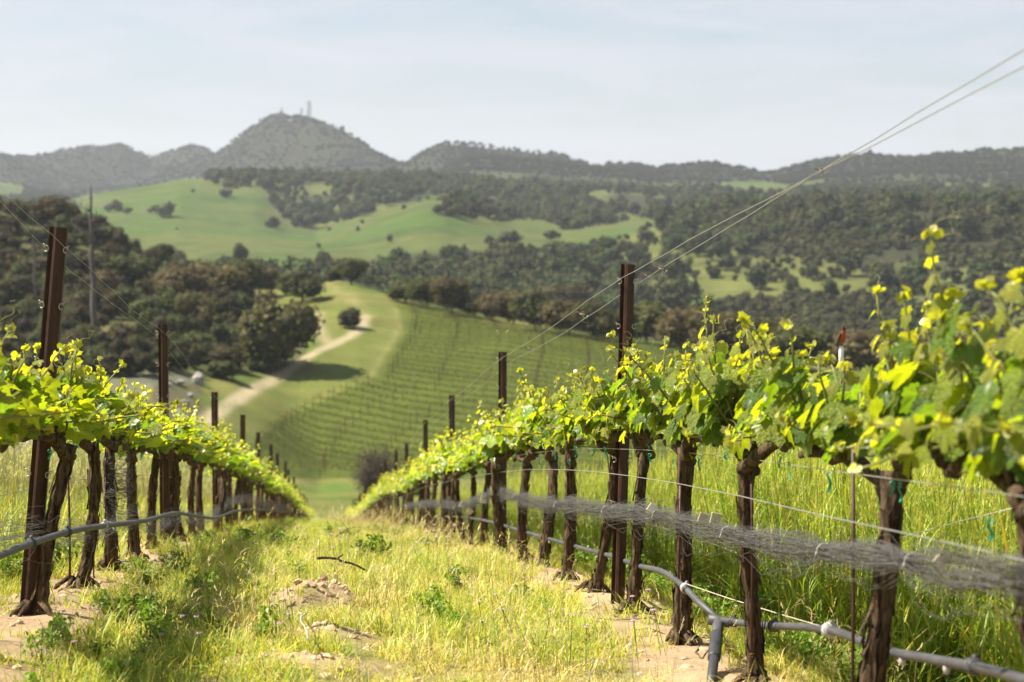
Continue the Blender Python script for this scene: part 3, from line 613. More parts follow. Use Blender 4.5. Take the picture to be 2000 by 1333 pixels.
# bare shrub in the valley bottom
def bare_bush(px, py, wpx, hpx, label, seed):
    rng = np.random.default_rng(seed); g = ground_at(px, py, 100); r = math.hypot(g[0], g[1]); w, h = wpx * r / FPX, hpx * r / FPX
    o = empty('bare_shrub', g, 0, label, 'shrub'); mb = MB(); tips = []
    for k in range(150):
        a = rng.uniform(0, 6.28); e = rng.uniform(0.15, 1.0); d = np.array([math.cos(a) * w * .5 * math.sqrt(1 - e * e * .8), math.sin(a) * w * .5 * math.sqrt(1 - e * e * .8), h * e]) * rng.uniform(.75, 1.0)
        m = d * .5 + rng.normal(0, .08 * w, 3) * [1, 1, .5]; tube(mb, [(0, 0, -.05), m, d], [.035, .02, .008], 3)
        for q in range(9):
            t = rng.uniform(.35, 1); b = m * (1 - t) * 2 * .5 + d * t if t < 1 else d; b = d * t; e2 = b + rng.normal(0, .12 * w, 3) + [0, 0, .05 * h]; tube(mb, [b, e2], [.014, .005], 3); tips.append(e2)
    mb.build('branches', M['purpletwig'], o)
    T = np.repeat(np.array(tips), 3, 0) + rng.normal(0, .1, (len(tips) * 3, 3)); mb = MB()
    T[:, 2] = np.maximum(T[:, 2], .05)
    cards(mb, T, rng.normal(size=T.shape), .10, rng, np.array([0.065, 0.052, 0.042]) * rng.uniform(.5, 1.4, (len(T), 1)))
    tag(mb.build('foliage', M['crown'], o), kind='stuff')
bare_bush(738, 968, 105, 100, 'bare purple-brown shrub in the valley at the foot of the far vineyard', 3)
bare_bush(800, 965, 70, 70, 'second bare brown shrub half behind the netted row posts', 4)

# dead trunk and stump on the brush slope
def dead_tree(px, py, hpx, rad, label, branches):
    g = ground_at(px, py, 150); r = math.hypot(g[0], g[1]); h = hpx * r / FPX; o = empty('dead_tree', g, 0, label, 'tree'); rng = np.random.default_rng(int(px)); mb = MB()
    z = np.linspace(-.3, h, 14); tube(mb, np.column_stack([-.02 * z + .06 * np.sin(z * 1.3), .04 * np.cos(z), z]), np.interp(z, [-.3, .4, h * .6, h], [rad * 1.7, rad, rad * .7, rad * .3]), 9, cap=True, shape=lambda th, i: 1 + .12 * np.sin(th * 3 + i))
    mb.build('trunk', M['deadwood'], o)
    for k in range(branches):
        b = np.array([-.02 * h, 0, h * rng.uniform(.62, .97)]); a = rng.uniform(0, 6.28); L = rng.uniform(.8, 2.6); e = b + np.array([math.cos(a) * L, math.sin(a) * L, rng.uniform(-.3, 1.4)])
        mb = MB(); tube(mb, [b, b * .5 + e * .5 + rng.normal(0, .15, 3), e], [.10, .07, .025], 5); tube(mb, [b * .4 + e * .6, e + rng.normal(0, .6, 3)], [.05, .018], 4); tube(mb, [b * .6 + e * .4, e * .6 + b * .4 + rng.normal(0, .6, 3) + [0, 0, .4]], [.05, .015], 4); mb.build('branch', M['deadwood'], o)
dead_tree(185, 664, 292, .36, 'tall bare grey dead trunk rising above the brushy slope', 13)
dead_tree(240, 662, 48, .20, 'short dark broken stump near the foot of the dead trunk', 0)
dead_tree(70, 600, 210, .15, 'thin dead trunk behind the leaning post on the brushy slope', 3)

# rocks by the gravel pad
for k, (px, py, w, lb) in enumerate([(388, 752, 26, 'pale upright boulder at the end of the gravel pad'), (352, 752, 18, 'low pale stone beside the pale upright boulder'), (330, 756, 15, 'small stone on the edge of the gravel pad'), (362, 792, 18, 'pale stone below the gravel pad by the road'), (347, 812, 22, 'pinkish stone in the dark bank below the pad'), (372, 776, 14, 'small stone under the pale upright boulder')]):
    rng = np.random.default_rng(60 + k); g = ground_at(px, py, 150); r = math.hypot(g[0], g[1]); s = w * r / FPX * .5; V, Fc = ICO2
    sc = np.array([1, .8, 1.25 if k == 0 else .6]); v = V * sc * s * (1 + .16 * rng.normal(size=(len(V), 1))); v[:, 2] = np.maximum(v[:, 2] + s * .5, -s * .2)
    mb = MB(); mb.add(v, Fc); o = mb.build('boulder' if k == 0 else 'stone', M['rock'], smooth=False); o.location = g; tag(o, lb, 'rock')

# masts on the peak
def mast(px, py, hpx, wpx, label, drums):
    g = ground_at(px, py, 1700); r = math.hypot(g[0], g[1]); h, w = hpx * r / FPX, wpx * r / FPX * .5; o = empty('lattice_mast', g, .3, label, 'mast'); mb = MB()
    cs = [(-w, -w), (w, -w), (w, w), (-w, w)]; n = max(3, int(h / 3))
    for a, b in cs: tube(mb, [(a, b, -2), (a * .75, b * .75, h)], .24, 4)
    for k in range(n):
        z0, z1 = h * k / n, h * (k + 1) / n; f0, f1 = 1 - .25 * k / n, 1 - .25 * (k + 1) / n
        for i in range(4):
            a, b = cs[i], cs[(i + 1) % 4]; tube(mb, [(a[0] * f0, a[1] * f0, z0), (b[0] * f1, b[1] * f1, z1)], .09, 3); tube(mb, [(a[0] * f1, a[1] * f1, z1), (b[0] * f1, b[1] * f1, z1)], .09, 3)
    mb.build('frame', M['mast'], o)
    for z, a in drums:
        mb = MB(); c = np.array([math.cos(a) * (w + .6), math.sin(a) * (w + .6), h * z]); d = np.array([math.cos(a), math.sin(a), 0]); tube(mb, [c, c + d * .9], .9, 10); mb.build('antenna_dish', M['mast'], o)
    mb = MB(); tube(mb, [(0, 0, h), (0, 0, h * 1.12)], .15, 4); mb.build('whip_antenna', M['mast'], o)
mast(604, 241, 42, 6, 'tall lattice radio mast on the summit of the far peak', [(.9, 4), (.7, 5), (.5, 3.6), (.82, 1)])
mast(550, 237, 25, 5, 'short radio mast on the summit beside the tall one', [(.7, 4.4)])
mast(589, 239, 27, 4, 'thin radio mast close to the tall lattice mast', [])
g = ground_at(572, 240, 1700); mb = MB(); box(mb, (-5, -3, -2), (5, 3, 3.2)); o = mb.build('wall', M['mast']); b_ = empty('equipment_hut', g, .2, 'low equipment hut between the masts on the peak', 'building'); o.parent = b_
mb = MB(); box(mb, (-5.4, -3.4, 3.2), (5.4, 3.4, 3.6)); mb.build('roof', M['mast'], b_)

# ------------------------------------------------------------------ grape leaves
def leaf_mesh(name, seed, tint, N=36, young=False, low=False):
    rng = np.random.default_rng(seed); mb = MB()
    A = [0, 12, 25, 38, 52, 66, 81, 95, 108, 125, 145, 160, 172, 180]; r1 = [1.0, .86, .65, .78, .93, .80, .60, .68, .76, .68, .60, .50, .28, .10]
    if young: r1 = [1.0, .88, .62, .72, .85, .7, .5, .52, .56, .46, .36, .28, .18, .08]
    asym = rng.uniform(.9, 1.1, 2); th = np.linspace(-180, 180, N, endpoint=False) + 180 / N
    rr = np.interp(np.abs(th), A, r1) * np.where(th > 0, asym[0], asym[1])
    rr = rr * (1 + .075 * np.where(np.arange(N) % 2 == 0, 1, -1)) if not low else rr
    t = np.radians(th); fold = rng.uniform(.08, .46); curl = rng.uniform(.10, .55); tw = rng.normal(0, .18); wav = rng.uniform(0, 6.28)
    def zf(x, y, a, r, k):
        vein = np.abs(np.sin(np.radians(np.abs(np.degrees(a))) * 180 / 54))
        return fold * np.abs(x) - curl * r * r * .6 + .055 * vein * k + tw * x * y + .07 * r * np.sin(3 * a + wav)
    X, Y = np.sin(t) * rr, np.cos(t) * rr; O = np.column_stack([X, Y, zf(X, Y, t, rr, .3)])
    c = np.array(tint); co = np.tile(c, (N, 1)) * rng.uniform(.9, 1.1, (N, 1)) 
    if low:
        v = np.vstack([[[0, 0, 0]], O]); k = np.arange(N); f = np.stack([np.zeros(N, int), 1 + (k + 1) % N, 1 + k], -1)[:-1]
        mb.add(v, [f], np.vstack([c * 1.1, co]))
    else:
        vr = np.where(np.abs(np.sin(np.radians(np.abs(th)) * 180 / 54)) < .35, 1, 0)[:, None]
        m = .55; X2, Y2 = X * m, Y * m; I = np.column_stack([X2, Y2, zf(X2, Y2, t, rr * m, 1.0)]); k = np.arange(N); q = (k + 1) % N
        v = np.vstack([[[0, 0, 0]], I, O])
        f3 = np.stack([np.zeros(N, int), 1 + q, 1 + k], -1)[:-1]; f4 = np.stack([1 + k, 1 + q, 1 + N + q, 1 + N + k], -1)[:-1]
        mb.add(v, [f3, f4], np.vstack([c * 1.3, co * (1 + .22 * vr), co]))
    if low == 'raw': return mb
    return mb.mesh(name, M['vine'], True)
TINT_OLD = [(0.150, 0.250, 0.030), (0.245, 0.330, 0.036), (0.280, 0.355, 0.040), (0.130, 0.225, 0.040), (0.300, 0.370, 0.038)]
TINT_YNG = [(0.38, 0.41, 0.065), (0.44, 0.45, 0.085), (0.35, 0.40, 0.06)]
LEAF_OLD = [leaf_mesh('leaf_mesh', 300 + k, TINT_OLD[k % 5]) for k in range(10)]
LEAF_YNG = [leaf_mesh('young_leaf_mesh', 320 + k, TINT_YNG[k % 3], 28, True) for k in range(6)]
RAW_OLD = [leaf_mesh('x', 340 + k, TINT_OLD[k % 5], 16, False, 'raw') for k in range(10)]
RAW_YNG = [leaf_mesh('x', 360 + k, TINT_YNG[k % 3], 12, True, 'raw') for k in range(6)]

def gen_trunk(seed, Ht, lean=(0, 0), n=18, rings=36):
    rng = np.random.default_rng(seed); mb = MB(); t = np.linspace(0, 1, rings); ph = rng.uniform(0, 6.28, 6)
    wob = .022 * (np.sin(t * 3.3 + ph[0]) - math.sin(ph[0])) ; wob2 = .025 * (np.sin(t * 4.1 + ph[1]) - math.sin(ph[1]))
    P = np.column_stack([lean[0] * t + wob, lean[1] * t + wob2, -.06 + t * (Ht + .06)])
    sc = rng.uniform(.85, 1.15)
    rad = np.interp(t, [0, .06, .14, .3, .6, .85, .95, 1], [.047, .038, .029, .025, .023, .024, .024, .018]) * sc * (1 + .10 * np.sin(t * 21 + ph[2]) * rng.uniform(.3, 1) + .07 * np.sin(t * 47 + ph[3]))
    def shp(th, i): return 1 + .15 * np.sin(th * 3 + ph[4] + i * .11) + .13 * np.sin(th * 7 + ph[5] - i * .16) + .06 * np.sin(th * 5 + i * .9) + rng.normal(0, .06, len(th))
    tube(mb, P, rad, n, shape=shp)
    for k in range(60):                                       # peeling bark
        i0 = rng.integers(1, rings - 9); m = rng.integers(4, 9); a = rng.uniform(0, 6.28); w = rng.uniform(.003, .009)
        ii = np.arange(i0, min(i0 + m, rings)); off = rad[ii] * 1.12 + np.linspace(.0, 1, len(ii)) ** 2 * rng.uniform(.002, .03) * rng.choice([1, .5, .2])
        if rng.random() < .5: off = off[::-1]
        d = np.array([math.cos(a), math.sin(a), 0]); e = np.array([-d[1], d[0], 0]); C = P[ii] + d * off[:, None] + e * (np.sin(np.arange(len(ii))) * .004)[:, None]
        v = np.concatenate([C - e * w, C + e * w]); k2 = np.arange(len(ii) - 1); L = len(ii)
        mb.add(v, np.stack([k2, k2 + 1, L + k2 + 1, L + k2], -1))
    for k in range(9):                                        # roots spreading at the foot
        a = rng.uniform(0, 6.28); L = rng.uniform(.07, .15); d = np.array([math.cos(a), math.sin(a), 0]); tube(mb, [d * .03 + [0, 0, .05], d * L * .6 + [0, 0, .012], d * L * .8 + [0, 0, -.04]], [.013, .008, .004], 5)
    return mb, P[-1]
def gen_cordon(seed, head, slope, half=.62):
    rng = np.random.default_rng(seed); mb = MB(); spurs = []
    for sg in (-1, 1):
        n = 15; t = np.linspace(0, 1, n); y = head[1] + sg * t * half; x = head[0] * (1 - t) ** 2 + .018 * np.sin(t * 9 + rng.uniform(0, 6)); z = head[2] - .05 * (1 - t) ** 2.5 + .01 + .012 * np.sin(t * 11 + rng.uniform(0, 6)) - slope * (y - head[1]) + .035 * np.sin(t * 2.6)
        P = np.column_stack([x, y, z]); rad = np.interp(t, [0, .15, .7, 1], [.022, .021, .018, .012]) * (1 + .16 * np.sin(t * 31 + rng.uniform(0, 6)))
        tube(mb, P, rad, 10, shape=lambda th, i: 1 + .12 * np.sin(th * 3 + i) + rng.normal(0, .06, len(th)))
        for k in range(6):
            i = min(n - 1, 2 + k * 2 + rng.integers(0, 2)); b = P[i]; e = b + np.array([rng.normal(0, .025), rng.normal(0, .03), rng.uniform(.03, .07)]); tube(mb, [b, b * .5 + e * .5 + rng.normal(0, .008, 3), e], [.014, .012, .008], 6, shape=lambda th, i: 1 + rng.normal(0, .08, len(th))); spurs.append(e)
    return mb, spurs
def mat_from(tip, nrm, pos, s):
    y = tip / np.linalg.norm(tip); z = nrm - y * np.dot(nrm, y); z /= np.linalg.norm(z) + 1e-9; x = np.cross(y, z)
    m = np.eye(4); m[:3, 0] = x * s; m[:3, 1] = y * s; m[:3, 2] = z * s; m[:3, 3] = pos; return m
def curl_pts(b, d, L, rng, turns=1.2):
    t = np.linspace(0, 1, 12); d = d / np.linalg.norm(d); u = np.cross(d, [0, 0, 1.0]); u /= np.linalg.norm(u) + 1e-9; w = np.cross(d, u); k = t ** 2 * turns * 6.28; rr = .012 * t
    return b + np.outer(t * L, d) + np.outer(np.sin(k) * rr * 1.5, u) + np.outer((1 - np.cos(k)) * rr * 1.5, w)
def gen_shoots(seed, spurs, vig=1.0, extra=None):
    rng = np.random.default_rng(seed); out = []
    bases = []
    for s in spurs:
        bases += [(s, None)] * (1 + (rng.random() < .9))
    for b, L in (extra or []): bases.append((b, L))
    for b, Lf in bases:
        L = (rng.uniform(.15, .34) if rng.random() < .94 else rng.uniform(.34, .42)) * vig if Lf is None else Lf
        d = np.array([rng.normal(0, .34), rng.normal(0, .30), 1.0]) if Lf is not None or rng.random() < .72 else np.array([rng.choice([-1, 1]) * rng.uniform(.7, 1.2), rng.normal(0, .5), rng.uniform(-.25, .4)]); d /= np.linalg.norm(d); n = max(5, int(L / .034)); t = np.linspace(0, 1, n + 1)
        bend = np.array([rng.normal(0, .10), rng.normal(0, .08), 0]) * L
        P = b + np.outer(t * L, d) + np.outer(t ** 2, bend) + rng.normal(0, .004, (n + 1, 3)) * t[:, None]
        mb = MB(); cst_ = np.array([.13, .12, .035]) * (1 - t)[:, None] + np.array([.21, .23, .06]) * t[:, None]
        tube(mb, P, np.interp(t, [0, 1], [.0052, .0026]), 5, cst_)
        leaves = []; az0 = rng.uniform(0, 6.28)
        for i in range(n + 1):
            f = i / n
            for rep in range(2 if f < .5 and rng.random() < .45 else 1):
                az = az0 + i * math.pi + rng.normal(0, .55) + rep * 1.5; o = np.array([math.cos(az), math.sin(az), 0])
                size = (.070 - .052 * max(0, f - .25) / .75) * rng.uniform(.75, 1.3) * vig ** .5; pl = size * rng.uniform(.7, 1.25) * (1 if f < .6 else .55); a = P[i]
                e = a + (o * .85 + np.array([0, 0, rng.uniform(.05, .7)])) * pl
                tube(mb, [a, a * .5 + e * .5 + [0, 0, .006], e], [.0017, .0013, .001], 3, (.19, .19, .05), False)
                dr = rng.uniform(.05, 1.1) if f < .8 else rng.uniform(-.6, .4); tip = o * math.cos(dr) + np.array([0, 0, -math.sin(dr)]) + rng.normal(0, .18, 3)
                nr = np.array([-.75, .1, .8]) * rng.uniform(.5, 1.2) + o * .45 + rng.normal(0, .28, 3); nr /= np.linalg.norm(nr); tip = tip + np.array([0, 0, -.5]); tip = tip - nr * np.dot(tip, nr)
                leaves.append((mat_from(tip, nr, e, size), f > .62, int(rng.integers(0, 1000))))
        for k in range(4):                                    # folded tip leaves and tendrils
            o = rng.normal(size=3); o[2] = abs(o[2]) + .5; leaves.append((mat_from(o, rng.normal(size=3), P[-1] + rng.normal(0, .006, 3), rng.uniform(.014, .024)), True, int(rng.integers(0, 1000))))
        for k in range(1 + (L > .3)):
            i = rng.integers(n // 2, n + 1); d2 = np.array([rng.normal(0, .6), rng.normal(0, .6), .9]); tube(mb, curl_pts(P[i], d2, rng.uniform(.05, .11), rng), np.linspace(.0012, .0006, 12), 3, (.24, .25, .07), False)
        out.append((mb, leaves))
    return out
def merge_leaves(shoots):
    mb = MB()
    for sm, lv in shoots:
        for Mx, yng, k in lv:
            src = RAW_YNG[k % 6] if yng else RAW_OLD[k % 10]; v = src.v[0] @ Mx[:3, :3].T + Mx[:3, 3]
            mb.add(v, [np.concatenate(src.f[3])], src.c[0] * (.82 + .36 * ((k * 7919) % 100) / 100))
    return mb
def merge_shoots(shoots):
    mb = MB()
    for sm, lv in shoots:
        off = mb.n
        for v, c in zip(sm.v, sm.c): mb.v.append(v); mb.c.append(c); mb.n += len(v)
        for k in (3, 4): mb.f[k] += [a + off for a in sm.f[k]]
    return mb
def tie_mesh(seed, L):
    rng = np.random.default_rng(seed); mb = MB(); n = 7; t = np.linspace(0, 1, n); C = np.column_stack([.006 * np.sin(t * 4 + seed), .005 * np.cos(t * 5), -t * L]); e = np.array([.005, .002, 0]); v = np.concatenate([C - e, C + e]); k = np.arange(n - 1)
    mb.add(v, np.stack([k, k + 1, n + k + 1, n + k], -1)); a = np.linspace(0, 6.28, 12); tube(mb, np.column_stack([0.009 * np.cos(a), .004 * np.sin(a * 2), .008 + .008 * np.sin(a)]), .0022, 4, cap=False)
    return mb.mesh('tie_tape_mesh', M['teal'])
TIES = [tie_mesh(k, .02 + .012 * k) for k in range(4)]
ORD = ['first', 'second', 'third', 'fourth', 'fifth', 'sixth', 'seventh', 'eighth', 'ninth', 'tenth', 'eleventh', 'twelfth']
def local(o_loc, rz, p):
    c, s = math.cos(-rz), math.sin(-rz); d = np.asarray(p) - np.asarray(o_loc); return np.array([d[0] * c - d[1] * s, d[0] * s + d[1] * c, d[2]])

# shared trunks, arms and foliage for the vines farther down the rows
VAR = []
for k in range(9):
    rng = np.random.default_rng(700 + k); tm, hd = gen_trunk(710 + k, .70, (rng.normal(0, .05), rng.normal(0, .05)), 14, 26); cm, sp = gen_cordon(730 + k, hd, .135); sh = gen_shoots(750 + k, sp, 1.0)
    VAR.append((tm.mesh('trunk_mesh', M['bark']), cm.mesh('cordon_mesh', M['bark']), merge_shoots(sh).mesh('shoots_mesh', M['shoot']), merge_leaves(sh).mesh('foliage_mesh', M['vine'])))
rng = np.random.default_rng(21)
ROWS = [('netted row beside the tall grain', Q_R, 3.67 - .0, 1.0, 9.05, 'R'), ('row of the leaning post', Q_L, 6.12, 0.86, 7.35, 'L')]
NEAR = {'R': 7, 'L': 4}
LEAN_R = {0: (.03, .0), 1: (.03, .0), 2: (.01, .0), 3: (.06, .0), 4: (.11, .02), 5: (.08, .02), 6: (.05, 0), 7: (.02, .03)}
LEAN_L = {0: (.03, 0), 1: (.16, .05), 2: (.07, .02), 3: (.05, .02), 4: (.06, .0)}
VINES = {'R': [], 'L': []}
for rname, rq, s0, hf, post0, rk in ROWS:
    for k in range(104):
        s = s0 + k * 1.22
        if s > 122: break
        if s > 98 and s < 104: continue
        base = row_pt(s, rq + rng.normal(0, .025) * (k > 7) + (.05 if rk == 'R' and k == 0 else .03 if rk == 'R' and k < 3 else 0)); rz = ROW_RZ
        past = (s - post0) / 6.1; npst = int(math.floor(past)) + 1; inn = int(round(((past - math.floor(past)) * 6.1) / 1.22))
        if k < NEAR[rk]:
            lb = '%s near grapevine from the frame edge, %s, leaves distinct' % (ORD[k], rname)
            tree_o = empty('grape_vine', base, rz, lb, 'grapevine', 'grapevines of the ' + rname)
            tm, hd = gen_trunk(400 + k + (50 if rk == 'L' else 0), .74 * (1.0 if rk == 'R' else .84), (LEAN_R if rk == 'R' else LEAN_L)[k]); cm, sp = gen_cordon(430 + k + (50 if rk == 'L' else 0), hd, .10 if s < 9 else .125)
            ex = []
            if rk == 'R' and k in (0, 1): ex = [(sp[4], .52), (sp[9], .46), (sp[1], .45)]
            if rk == 'R' and k == 2: ex = [(sp[2], .48), (sp[8], .38)]
            if rk == 'R' and k == 3: ex = [(sp[3], .46)]
            if rk == 'L' and k == 0: ex = [(sp[8], .40), (sp[10], .45)]
            sh = gen_shoots(460 + k + (50 if rk == 'L' else 0), sp, ((1.10, .92, 1.0)[k] if k < 3 else 1.0) * (.9 if rk == 'L' else 1), ex)
            if rk == 'R':      # nothing grows across the open view to the pole behind
                c_, s_ = math.cos(rz), math.sin(rz)
                def clear(v, m=0.0):
                    v = np.atleast_2d(v); X = base[0] + v[:, 0] * c_ - v[:, 1] * s_; Y = base[1] + v[:, 0] * s_ + v[:, 1] * c_; a, b = proj(X, Y, base[2] + v[:, 2]); e = 20 + m * FPX / Y
                    return ~((abs(a - 1645) < e) & (b < 684 + 0.5 * m * FPX / Y))
                sh = [(sm, [q_ for q_ in lv if clear(q_[0][:3, 3], .9 * np.linalg.norm(q_[0][:3, 1]))[0]]) for sm, lv in sh if clear(np.concatenate(sm.v)).all()]
            tm.build('trunk', M['bark'], tree_o); cm.build('cordon', M['bark'], tree_o)
            for sm, lv in sh:
                so = sm.build('shoot', M['shoot'], tree_o)
                for Mx, yng, kk in lv:
                    if Mx[0, 0] ** 2 + Mx[1, 0] ** 2 + Mx[2, 0] ** 2 < .020 ** 2: continue
                    lo = put('leaf', LEAF_YNG[kk % 6] if yng else LEAF_OLD[kk % 10], so); lo.matrix_basis = Matrix(Mx.tolist())
                small = [(a, b, c) for a, b, c in lv if a[0, 0] ** 2 + a[1, 0] ** 2 + a[2, 0] ** 2 < .020 ** 2]
                if small: tag(merge_leaves([(None, small)]).build('tip_leaves', M['vine'], so), kind='stuff')
            for j in range(3):
                e = sp[(j * 3 + k) % len(sp)]; t = put('tie_tape', TIES[(j + k) % 4], tree_o); t.location = (e[0] - .03, e[1], e[2] - .11); t.rotation_euler = (0, 0, j * 1.3); t.scale = (.7, .7, .75)
        else:
            v = VAR[(k * 5 + (3 if rk == 'L' else 0)) % 9]
            if s < 34: lb = 'grapevine %s downhill of the %s post, %s' % (ORD[max(0, inn)], ORD[max(0, npst - 1)], rname)
            elif s < 99: lb = 'small blurred grapevine far down the ' + rname
            else: lb = 'tiny dark vine at the valley end beyond the gap, ' + rname
            o = empty('grape_vine', base, rz + (math.pi if k % 2 else 0) * 0, lb, 'grapevine', ('grapevines of the ' if s < 34 else 'far grapevines of the ') + rname)
            sc = rng.uniform(.92, 1.1)
            t = put('trunk', v[0], o); t.scale = (sc, sc, hf); c = put('cordon', v[1], o); c.scale = (sc, 1, hf)
            f = put('foliage', v[3], o); f.scale = (sc * 1.05, 1, hf * rng.uniform(.96, 1.06)); tag(f, kind='stuff')
            if s < 45: h_ = put('shoots', v[2], o); h_.scale = f.scale; tag(h_, kind='stuff')
            if s < 24:
                for j in range(2): tt = put('tie_tape', TIES[(j + k) % 4], o); tt.scale = (.7, .7, .7); tt.location = (-.04, -.3 + .55 * j, .70 * hf); tt.rotation_euler = (0, 0, j)
        VINES[rk].append((s, base))
# ------------------------------------------------------------------ posts
def post_mesh(Ht):
    pr = .88 * np.array([(-.034, .026), (-.036, -.004), (-.018, .004), (-.012, -.026), (.000, -.030), (.010, -.022), (.036, .000), (.034, .028), (.031, .028), (.033, .002), (.008, -.018), (-.001, -.026), (-.010, -.022), (-.015, .008), (-.033, -.001), (-.031, .026)])
    zs = np.linspace(-.25, Ht, 9); n = len(pr); mb = MB(); v = np.concatenate([np.column_stack([pr, np.full(n, z)]) for z in zs]); i = np.arange(len(zs) - 1)[:, None] * n; j = np.arange(n)[None]
    mb.add(v, np.stack([i + j, i + (j + 1) % n, i + n + (j + 1) % n, i + n + j], -1).reshape(-1, 4))
    b = (len(zs) - 1) * n; k = np.arange(7); mb.add(v[b:], np.stack([k, k + 1, 14 - k, 15 - k], -1)); return mb.mesh('post_mesh', M['rust'], False)
def hook_mesh():
    mb = MB(); a = np.linspace(.4, 5.2, 9); tube(mb, np.column_stack([.009 * np.cos(a), np.zeros(9), .011 * np.sin(a)]), .0022, 4); tube(mb, [(.004, 0, .012), (.012, 0, .016)], .002, 4); return mb.mesh('hook_mesh', M['hook'])
HOOK = hook_mesh(); POSTM = {}
TOPS_R = [515, 687, 773, 820, 865]; TOPS = {'R': [], 'L': []}
for rname, rq, s0, hf, post0, rk in ROWS:
    for k in range(0, 17):
        s = post0 + 6.1 * k
        b = row_pt(s, rq + (.015 if rk == 'R' else -.03)); Ht = 1.60 + .02 * math.sin(k * 2.1)
        if rk == 'R' and k < 5:
            Ht = at(1000, TOPS_R[k], b[1])[2] - b[2]
        if rk == 'L': Ht = [1.42, 1.56, 1.50, 1.56, 1.55][k] if k < 5 else 1.55 + .03 * math.sin(k)
        if rk == 'L' and k < 5: Ht = at(1000, [443, 632, 765, 810, 845][k], b[1])[2] - b[2]
        key = round(Ht, 2)
        if key not in POSTM: POSTM[key] = post_mesh(key)
        lb = 'rusty steel trellis post, %s one down the %s' % (ORD[k], rname) if k < 7 else 'small far rusty post in the ' + rname
        if k == 0: lb = 'tall rusty steel post holding both top wires, netted row' if rk == 'R' else 'rusty steel post leaning over the vines, nearest in its row'.replace(', nearest in its row', ' with a bright ridge')
        o = empty('trellis_post', b, ROW_RZ - .12, lb, 'post', 'trellis posts of the ' + rname)
        o.rotation_euler = (R([0, .8, 0, 1, 0][k % 5]), R(1.6 if rk == 'R' and k == 0 else 5.2 if rk == 'L' and k == 0 else 1.0 * math.sin(k * 3)), ROW_RZ - .12)
        put('post_body', POSTM[key], o)
        if k < 3:
            for z in np.arange(.45, key - .02, .205 if k == 0 else .21):
                for sx in (-1, 1):
                    h_ = put('hook', HOOK, o); h_.location = (sx * .036, -.012, z + (key - .08 - .45) % .205); h_.scale = (sx, 1, 1)
        R3 = o.rotation_euler.to_matrix(); TOPS[rk].append((s, b, np.array(Vector(b) + R3 @ Vector((0, 0, key))), R3))
# thin training stakes by the near vines
for rk, rname in (('R', ROWS[0][0]), ('L', ROWS[1][0])):
    for k, (s, b) in enumerate(VINES[rk][:4] if rk == 'R' else VINES[rk][:4]):
        if rk == 'L' and k < 2: continue
        p = b + np.array([RD[0], RD[1], 0]) * -.035 + np.array([RP[0], RP[1], 0]) * (-.022 + .014 * math.sin(k * 5)); p[2] = gz(p[0], p[1]); mb = MB(); L = (.80 if k < 3 else .6) if rk == 'R' else .55
        tube(mb, [(0, 0, -.15), (.003 * math.sin(k), .004, L * .5), (.006 * math.cos(k * 2), 0, L)], .0048, 6); o = mb.build('training_stake', M['rust']); o.location = p
        tag(o, 'thin rusty stake at the %s near vine, %s' % (ORD[k], rname), 'stake', 'training stakes')

# ------------------------------------------------------------------ wires
def wire(name, P, rad, m, label, cat='wire', sides=5, group=None):
    mb = MB(); tube(mb, P, rad, sides); return tag(mb.build(name, m), label, cat, group)
def spl(P, n=8, kink=0.0, seed=0):
    P = np.asarray(P, float); d = np.concatenate([[0], np.cumsum(np.linalg.norm(np.diff(P, axis=0), axis=1))]); t = np.linspace(0, d[-1], (len(P) - 1) * n + 1)
    Q = np.column_stack([pchip(d, P[:, i], t) for i in range(3)])
    if kink:
        Q += np.random.default_rng(seed).normal(0, kink, Q.shape) * [1, .3, 1]
    return Q
for rk, rname in (('R', 'netted row'), ('L', 'row of the leaning post')):
    for sd_, w in ((-1, 'near'), (1, 'far')):
        pts = []; rq = Q_R if rk == 'R' else Q_L
        t0 = [t for s, b, t, m3 in TOPS[rk]]
        for s in (1.2, 3.4):
            pts.append(row_pt(s, rq + sd_ * .05, (1.60 if rk == 'R' else 1.36) - (.02 if sd_ > 0 else .10)))
        if rk == 'R':      # the pair climbs past the frame corner
            e = at(2000, 95 if sd_ > 0 else 130, 3.85); e0 = t0[0] + [sd_ * .05, 0, -.07]
            pts = [e + (e - e0) * .7, e]
        else:
            e = at(0, 373 if sd_ > 0 else 392, 5.9); e0 = t0[0] + [sd_ * .04, 0, -.08]; pts = [e + (e - e0) * .7, e]
        for k, t in enumerate(t0[:9]):
            p = t + np.array([sd_ * .045, -.02, -.075 - (.012 if sd_ > 0 else 0)]); pts.append(p)
            if k < 8: n_ = t0[k + 1] + np.array([sd_ * .045, -.02, -.075]); pts.append((p + n_) / 2 - [0, 0, .02 + .008 * sd_])
        wire('trellis_wire', spl(pts, 8, .0016, 3 + sd_), 0.0015 if rk == 'R' else .0007, M['galv'], 'galvanised top wire on the %s side of the posts, %s' % ('path' if (sd_ < 0) == (rk == 'R') else 'outer', rname), group='top trellis wires')
def row_wire(rk, dz, off, s0, s1, label, rad=.0013, m='galv', wob=.0):
    rq = (Q_R if rk == 'R' else Q_L) + off; P = []
    for s in np.arange(s0, s1, 1.1): p = row_pt(s, rq); P.append(p + [0, 0, dz + wob * math.sin(s * 2.2)])
    P = np.array(P); z = P[:, 2].copy()
    P[:, 2] = np.convolve(np.pad(z, 3, mode='edge'), np.ones(7) / 7, 'valid'); P[:3, 2] = z[:3]; P[-3:, 2] = z[-3:]
    return wire('trellis_wire', P, rad, M[m], label)
row_wire('R', .735, .0, 1.6, 46, 'cordon wire carrying the vine arms, netted row')
row_wire('R', .625, -.06, 1.6, 40, 'pale wire just under the vine arms, netted row', .0016)
